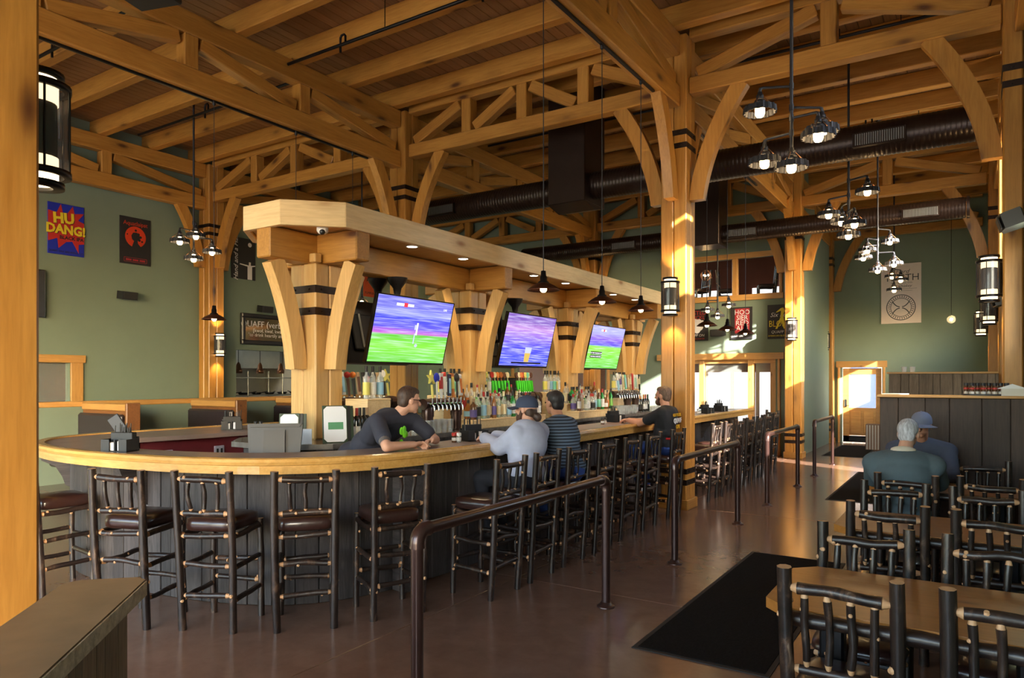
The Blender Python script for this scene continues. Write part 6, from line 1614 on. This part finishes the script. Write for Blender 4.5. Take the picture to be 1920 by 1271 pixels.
def person(label, J, look, style):
    """J: world joints; look: head forward; style: colours and cut"""
    P = {k: Vector(v) for k, v in J.items()}
    base = Vector((P['pelvis'].x, P['pelvis'].y, 0.0 if not style.get('seat') else 0.0))
    t = thing('person', label, 'person', base)
    body = MB(); H = frame3(look, (0, 0, 1)); hc = P['head']; r_, f_, u_ = H.col[0], H.col[1], H.col[2]
    # head
    body.ball(hc + u_ * 0.028 - f_ * 0.008, (0.074, 0.094, 0.094), 18, 12, rot=H)
    body.ball(hc - u_ * 0.042 + f_ * 0.022, (0.056, 0.066, 0.062), 14, 10, rot=H)
    body.ball(hc - u_ * 0.088 + f_ * 0.060, (0.026, 0.022, 0.020), 10, 8, rot=H)
    body.ball(hc + u_ * 0.022 + f_ * 0.074, (0.055, 0.018, 0.014), 10, 8, rot=H)
    capsule(body, hc + f_ * 0.085 + u_ * 0.006, hc + f_ * 0.102 - u_ * 0.028, 0.010, 0.015, 8)
    body.ball(hc - u_ * 0.058 + f_ * 0.080, (0.026, 0.012, 0.009), 10, 6, rot=H)
    for s_ in (-1, 1): body.ball(hc + r_ * (s_ * 0.077) - f_ * 0.004 - u_ * 0.008, (0.010, 0.020, 0.031), 10, 8, rot=H)
    # trunk axes
    up = (P['neck'] - P['pelvis']).normalized(); rt = (P['sh_r'] - P['sh_l']).normalized(); fw = up.cross(rt).normalized(); rt = fw.cross(up)
    TR = Matrix(((rt.x, fw.x, up.x), (rt.y, fw.y, up.y), (rt.z, fw.z, up.z)))
    bulk = style.get('bulk', 1.0)
    def trunk(mb, g, hem=True):
        L = (P['neck'] - P['pelvis']).length
        for fr, a, b_, c_ in ((0.05, 0.165, 0.125, 0.13), (0.35, 0.150, 0.115, 0.16), (0.66, 0.170, 0.120, 0.17), (0.84, 0.165, 0.100, 0.10)):
            mb.ball(P['pelvis'] + up * (L * fr) + fw * (0.012 * math.sin(fr * 6)), (a * bulk + g, b_ * bulk + g, c_ + g * 0.5), 20, 12, rot=TR)
        for s_ in ('sh_r', 'sh_l'):
            capsule(mb, P[s_], P['neck'] - up * 0.045, 0.060 * bulk ** 0.5 + g, 0.068 + g, 12)
            capsule(mb, P[s_], P['pelvis'] + up * (L * 0.62) + (P[s_] - P['neck']) * 0.45, 0.058 * bulk ** 0.5 + g, 0.085 + g, 12)
    trunk(body, -0.006)
    capsule(body, P['neck'] - up * 0.03, hc - u_ * 0.05 - f_ * 0.02, 0.058, 0.054, 12)
    for s_ in ('r', 'l'):
        capsule(body, P['sh_' + s_], P['el_' + s_], 0.050, 0.041); capsule(body, P['el_' + s_], P['wr_' + s_], 0.042, 0.028)
        hd = P['hd_' + s_] - P['wr_' + s_]
        hand(body, P['wr_' + s_], hd, style.get('palm', {}).get(s_, (0, 0, -1)))
        capsule(body, P['hip_' + s_], P['kn_' + s_], 0.080, 0.056); capsule(body, P['kn_' + s_], P['an_' + s_], 0.055, 0.036)
        capsule(body, P['an_' + s_] - Vector((0, 0, 0.02)), P['to_' + s_], 0.036, 0.028)
    fused(body, 'body', style['skin'], t, 0.0065, 4)
    for s_ in (-1, 1):
        b = MB(); b.ball(hc + r_ * (s_ * 0.031) + f_ * 0.086 + u_ * 0.006, (0.011, 0.006, 0.007), 8, 6, rot=H); o = b.build('eye', 'eye_dark', t); o.location = -t.location
    # shirt
    sh = MB(); g = style.get('ease', 0.012); trunk(sh, g)
    fr = style.get('sleeve', 1.0)
    for s_ in ('r', 'l'):
        a, e, w = P['sh_' + s_], P['el_' + s_], P['wr_' + s_]
        if fr < 0.99: capsule(sh, a, a.lerp(e, fr), 0.056 + g, 0.054 + g)
        else:
            capsule(sh, a, e, 0.054 + g, 0.048 + g); capsule(sh, e, e.lerp(w, 0.95), 0.048 + g, 0.033 + g * 0.8)
    fused(sh, 'shirt', style['shirt'], t, 0.012, 4)
    tr = MB()
    tr.ball(P['pelvis'] - up * 0.02, (0.17 * bulk, 0.13 * bulk, 0.12), 18, 12, rot=TR)
    for s_ in ('r', 'l'):
        capsule(tr, P['hip_' + s_], P['kn_' + s_], 0.092, 0.070); capsule(tr, P['kn_' + s_], P['kn_' + s_].lerp(P['an_' + s_], 0.93), 0.068, 0.050)
    fused(tr, 'trousers', style['trousers'], t, 0.013, 4)
    for s_ in ('r', 'l'):
        b = MB(); capsule(b, P['an_' + s_] - Vector((0, 0, 0.025)), P['to_' + s_], 0.046, 0.038, 10); fused(b, 'shoe', style['shoes'], t, 0.01, 3)
    if style.get('collar'):
        b = MB(); b.tube([P['neck'] + rt * (0.078 * math.cos(q * PI / 8)) + fw * (0.078 * math.sin(q * PI / 8)) + up * (0.012 + 0.012 * math.sin(q * PI / 8 + PI)) for q in range(17)], 0.020, 8, squash=1.3); o = b.build('collar', style['collar'], t); o.location = -t.location
    hs = style.get('hair')
    if hs:
        b = MB()
        if hs[1] == 'short':
            b.ball(hc + u_ * 0.040 - f_ * 0.022, (0.080, 0.092, 0.090), 18, 12, rot=H); b.ball(hc - u_ * 0.015 - f_ * 0.052, (0.070, 0.052, 0.066), 14, 10, rot=H); b.ball(hc + u_ * 0.078 + f_ * 0.02, (0.062, 0.066, 0.042), 14, 8, rot=H)
        elif hs[1] == 'bun':
            b.ball(hc - u_ * 0.03 - f_ * 0.045, (0.074, 0.058, 0.072), 14, 10, rot=H); b.ball(hc - u_ * 0.072 - f_ * 0.115, (0.036, 0.038, 0.042), 12, 8, rot=H); capsule(b, hc - u_ * 0.05 - f_ * 0.08, hc - u_ * 0.07 - f_ * 0.11, 0.03, 0.026)
        elif hs[1] == 'fringe':
            b.ball(hc - u_ * 0.02 - f_ * 0.045, (0.074, 0.056, 0.062), 14, 10, rot=H)
        fused(b, 'hair', hs[0], t, 0.009, 3)
    if style.get('beard'):
        b = MB(); b.ball(hc - u_ * 0.082 + f_ * 0.050, (0.050, 0.052, 0.052 * style['beard'][1]), 14, 10, rot=H)
        for s_ in (-1, 1): capsule(b, hc + r_ * (s_ * 0.062) - u_ * 0.02 + f_ * 0.018, hc + r_ * (s_ * 0.046) - u_ * 0.075 + f_ * 0.04, 0.016, 0.022, 8)
        fused(b, 'beard', style['beard'][0], t, 0.008, 3)
    if style.get('cap'):
        b = MB(); prof = []
        for k in range(7):
            a = PI / 2 * k / 6; prof.append((0.094 * math.cos(a) ** 0.8 if k < 6 else 0.0, 0.088 * math.sin(a)))
        q0 = len(b.v); b.lathe([(0.094, -0.022)] + prof, 22, caps=False)
        b.v = [tuple(hc + u_ * 0.038 - f_ * 0.006 + H @ Vector((v[0] * 0.94, v[1] * 1.14, v[2]))) for v in b.v]
        o = b.build('cap_crown', style['cap'], t); o.location = -t.location
        b = MB(); vs = []; n_ = 12
        for k in range(n_ + 1):
            th = PI * (0.12 + 0.76 * k / n_); 
            for rr, dz in ((0.090, 0.0), (0.168, -0.012)):
                vs.append(hc + u_ * (0.028 + dz - 0.018 * (abs(math.cos(th)) ** 2)) + r_ * (math.cos(th) * rr * 0.92) + f_ * (math.sin(th) * rr * 1.06))
        fs = [(2 * k, 2 * k + 1, 2 * k + 3, 2 * k + 2) for k in range(n_)]
        b.add(vs, fs); o = b.build('cap_brim', style['cap'], t); o.location = -t.location
        so = o.modifiers.new('thick', 'SOLIDIFY'); so.thickness = 0.006
        b = MB(); b.ball(hc + u_ * 0.128 - f_ * 0.006, 0.008, 8, 6); o = b.build('cap_button', style['cap'], t); o.location = -t.location
    if style.get('glasses'):
        b = MB()
        for s_ in (-1, 1): b.tube([hc + r_ * (s_ * 0.078) - f_ * 0.02 + u_ * 0.012, hc + r_ * (s_ * 0.072) + f_ * 0.085 + u_ * 0.008], 0.003, 6)
        o = b.build('spectacles', 'black_metal', t); o.location = -t.location
    return t, (rt, fw, up)

# bartender leaning on the counter
zc = ZT + 0.045
t, ax = person('bartender in a navy T-shirt leaning on the bar, looking away',
   dict(pelvis=(-4.62, 4.50, 1.0), neck=(-4.14, 4.57, 1.40), head=(-4.09, 4.66, 1.515), sh_r=(-4.16, 4.34, 1.35), sh_l=(-4.13, 4.75, 1.34), el_r=(-3.86, 4.13, zc), el_l=(-3.96, 4.86, zc), wr_r=(-3.83, 4.42, zc), wr_l=(-3.83, 4.66, zc + 0.015), hd_r=(-3.82, 4.53, zc), hd_l=(-3.83, 4.55, zc + 0.01),
        hip_r=(-4.65, 4.40, 0.95), hip_l=(-4.63, 4.60, 0.95), kn_r=(-4.68, 4.37, 0.52), kn_l=(-4.50, 4.66, 0.53), an_r=(-4.72, 4.36, 0.09), an_l=(-4.60, 4.66, 0.09), to_r=(-4.56, 4.34, 0.045), to_l=(-4.44, 4.66, 0.045)),
   (0.46, 0.86, -0.10), dict(skin='skin_fair', shirt='cloth_navy', sleeve=0.66, ease=0.014, trousers='dark_trousers', shoes='shoe_dark', hair=('hair_brown', 'short'), glasses=True, palm={'r': (0.4, 0.2, -0.6), 'l': (0.3, -0.3, -0.6)}))
a, e = Vector((-4.16, 4.34, 1.35)), Vector((-3.86, 4.13, zc))
b = MB(); b.tube([a.lerp(e, 0.70), a.lerp(e, 0.80), a.lerp(e, 0.90)], [0.0475, 0.0468, 0.0455], 14, cap=False); put(b, 'arm_tattoo', 'tattoo', t, T(-t.location))
rgp = random.Random(9)
chest = Vector((-4.02, 4.52, 1.19))
for k in range(9):
    b = MB(); s_ = rgp.uniform(0.02, 0.034); b.ball(chest + Vector((rgp.uniform(-0.01, 0.015), rgp.uniform(-0.05, 0.06), rgp.uniform(-0.11, 0.10))), (0.012, s_, s_ * 1.3), 8, 6); put(b, 'shirt_print', 'print_green', t, T(-t.location))

def seated(lbl, x, y, lean, head, neck, el_l, el_r, wr_l, wr_r, look, style, foot=(-0.02, 0.36)):
    """person on a bar stool facing the bar (-x)"""
    nx, ny, nz = neck
    return person(lbl, dict(pelvis=(x, y, 0.87), neck=neck, head=head, sh_l=(nx + 0.01, ny - 0.20, nz - 0.065), sh_r=(nx + 0.01, ny + 0.20, nz - 0.065), el_l=el_l, el_r=el_r, wr_l=wr_l, wr_r=wr_r,
        hd_l=(wr_l[0] - 0.08, wr_l[1] + 0.06, wr_l[2]), hd_r=(wr_r[0] - 0.08, wr_r[1] - 0.06, wr_r[2]), hip_l=(x - 0.02, y - 0.09, 0.85), hip_r=(x - 0.02, y + 0.09, 0.85), kn_l=(x - 0.40, y - 0.13, 0.83), kn_r=(x - 0.40, y + 0.12, 0.83),
        an_l=(x - 0.30 + foot[0], y - 0.12, foot[1]), an_r=(x - 0.30 + foot[0], y + 0.12, foot[1]), to_l=(x - 0.42 + foot[0], y - 0.13, foot[1] - 0.05), to_r=(x - 0.42 + foot[0], y + 0.13, foot[1] - 0.05)), look, style)
seated('bearded man in grey sweatshirt and navy cap sitting at the bar', -3.22, 5.20, 0, (-3.36, 5.42, 1.43), (-3.31, 5.36, 1.285), (-3.47, 5.15, 1.10), (-3.52, 5.60, 1.12), (-3.72, 5.27, zc), (-3.76, 5.50, zc), (-1, -0.08, 0.0),
       dict(skin='skin_fair', shirt='cloth_heather', ease=0.030, bulk=1.06, trousers='dark_trousers', shoes='shoe_dark', hair=('hair_brown', 'bun'), beard=('beard_brown', 1.25), cap='cap_navy'))
seated('dark haired man in a striped jacket at the bar beyond the cap wearer', -3.15, 5.84, 0, (-3.40, 6.00, 1.465), (-3.33, 5.96, 1.31), (-3.50, 5.66, 1.12), (-3.52, 6.24, 1.12), (-3.74, 5.84, zc), (-3.76, 6.10, zc), (-1, 0.25, 0.0),
       dict(skin='skin_tan', shirt='cloth_stripe', ease=0.026, bulk=1.08, trousers='denim', shoes='shoe_dark', hair=('hair_dark', 'short')))
t, ax = seated('man in a black printed T-shirt sitting before the braced column', -3.18, 8.42, 0, (-3.24, 8.50, 1.49), (-3.19, 8.47, 1.345), (-3.49, 8.36, 1.14), (-3.48, 8.66, 1.14), (-3.74, 8.54, zc), (-3.76, 8.64, zc), (-1, 0.12, 0.04),
       dict(skin='skin_tan', shirt='cloth_black', sleeve=0.62, ease=0.016, bulk=1.04, trousers='denim', shoes='shoe_white', hair=('hair_short', 'short'), beard=('beard_brown', 0.9)), foot=(0.02, 0.34))
FX = lambda y, z, x: Matrix(((0, 0, 1, x), (1, 0, 0, y), (0, 1, 0, z), (0, 0, 0, 1)))
for s_, sz, z, x, mt in (('GET YOUR', 0.055, 1.255, -3.045, 'print_gold'), ('QUAFF', 0.085, 1.185, -3.035, 'poster_white'), ('ON', 0.075, 1.11, -3.035, 'print_gold')):
    text('shirt_lettering', s_, sz, mt, t, T(-t.location) @ FX(8.47, z, x), ext=0.004)
b = MB(); b.cbox((-3.09, 8.20, 0.965), (-3.03, 8.215, 0.99), 0.003); put(b, 'pocket_tab', 'pocket_red', t, T(-t.location))

def diner(lbl, x, y, face, head, neck, style, look, w=0.235):
    nx, ny, nz = neck; s_ = face
    return person(lbl, dict(pelvis=(x, y, 0.56), neck=neck, head=head, sh_l=(nx - s_ * w, ny, nz - 0.095), sh_r=(nx + s_ * w, ny, nz - 0.095), el_l=(nx - s_ * (w + 0.03), ny + s_ * 0.24, 0.84), el_r=(nx + s_ * (w + 0.03), ny + s_ * 0.24, 0.84),
        wr_l=(nx - s_ * 0.10, ny + s_ * 0.40, 0.805), wr_r=(nx + s_ * 0.10, ny + s_ * 0.40, 0.805), hd_l=(nx - s_ * 0.02, ny + s_ * 0.46, 0.80), hd_r=(nx + s_ * 0.02, ny + s_ * 0.46, 0.80),
        hip_l=(x - s_ * 0.09, y + s_ * 0.02, 0.54), hip_r=(x + s_ * 0.09, y + s_ * 0.02, 0.54), kn_l=(x - s_ * 0.13, y + s_ * 0.42, 0.52), kn_r=(x + s_ * 0.13, y + s_ * 0.42, 0.52),
        an_l=(x - s_ * 0.13, y + s_ * 0.36, 0.09), an_r=(x + s_ * 0.13, y + s_ * 0.36, 0.09), to_l=(x - s_ * 0.13, y + s_ * 0.50, 0.045), to_r=(x + s_ * 0.13, y + s_ * 0.50, 0.045)), look, style)
diner('grey haired man in a teal sweater sitting with his back to us', -0.44, 6.50, 1, (-0.42, 6.72, 1.245), (-0.45, 6.60, 1.095), dict(skin='skin_fair', shirt='cloth_teal', ease=0.028, bulk=1.15, trousers='dark_trousers', shoes='shoe_dark', hair=('hair_silver', 'short'), collar='collar_cream'), (0.22, 0.95, -0.12), 0.215)
diner('companion in a grey cap leaning in across the table', -0.42, 7.90, -1, (-0.37, 7.62, 1.27), (-0.38, 7.74, 1.12), dict(skin='skin_tan', shirt='cloth_slate', ease=0.022, bulk=1.08, trousers='dark_trousers', shoes='shoe_dark', hair=('hair_silver', 'fringe'), cap='cap_grey'), (-0.12, -0.97, -0.15), 0.22)
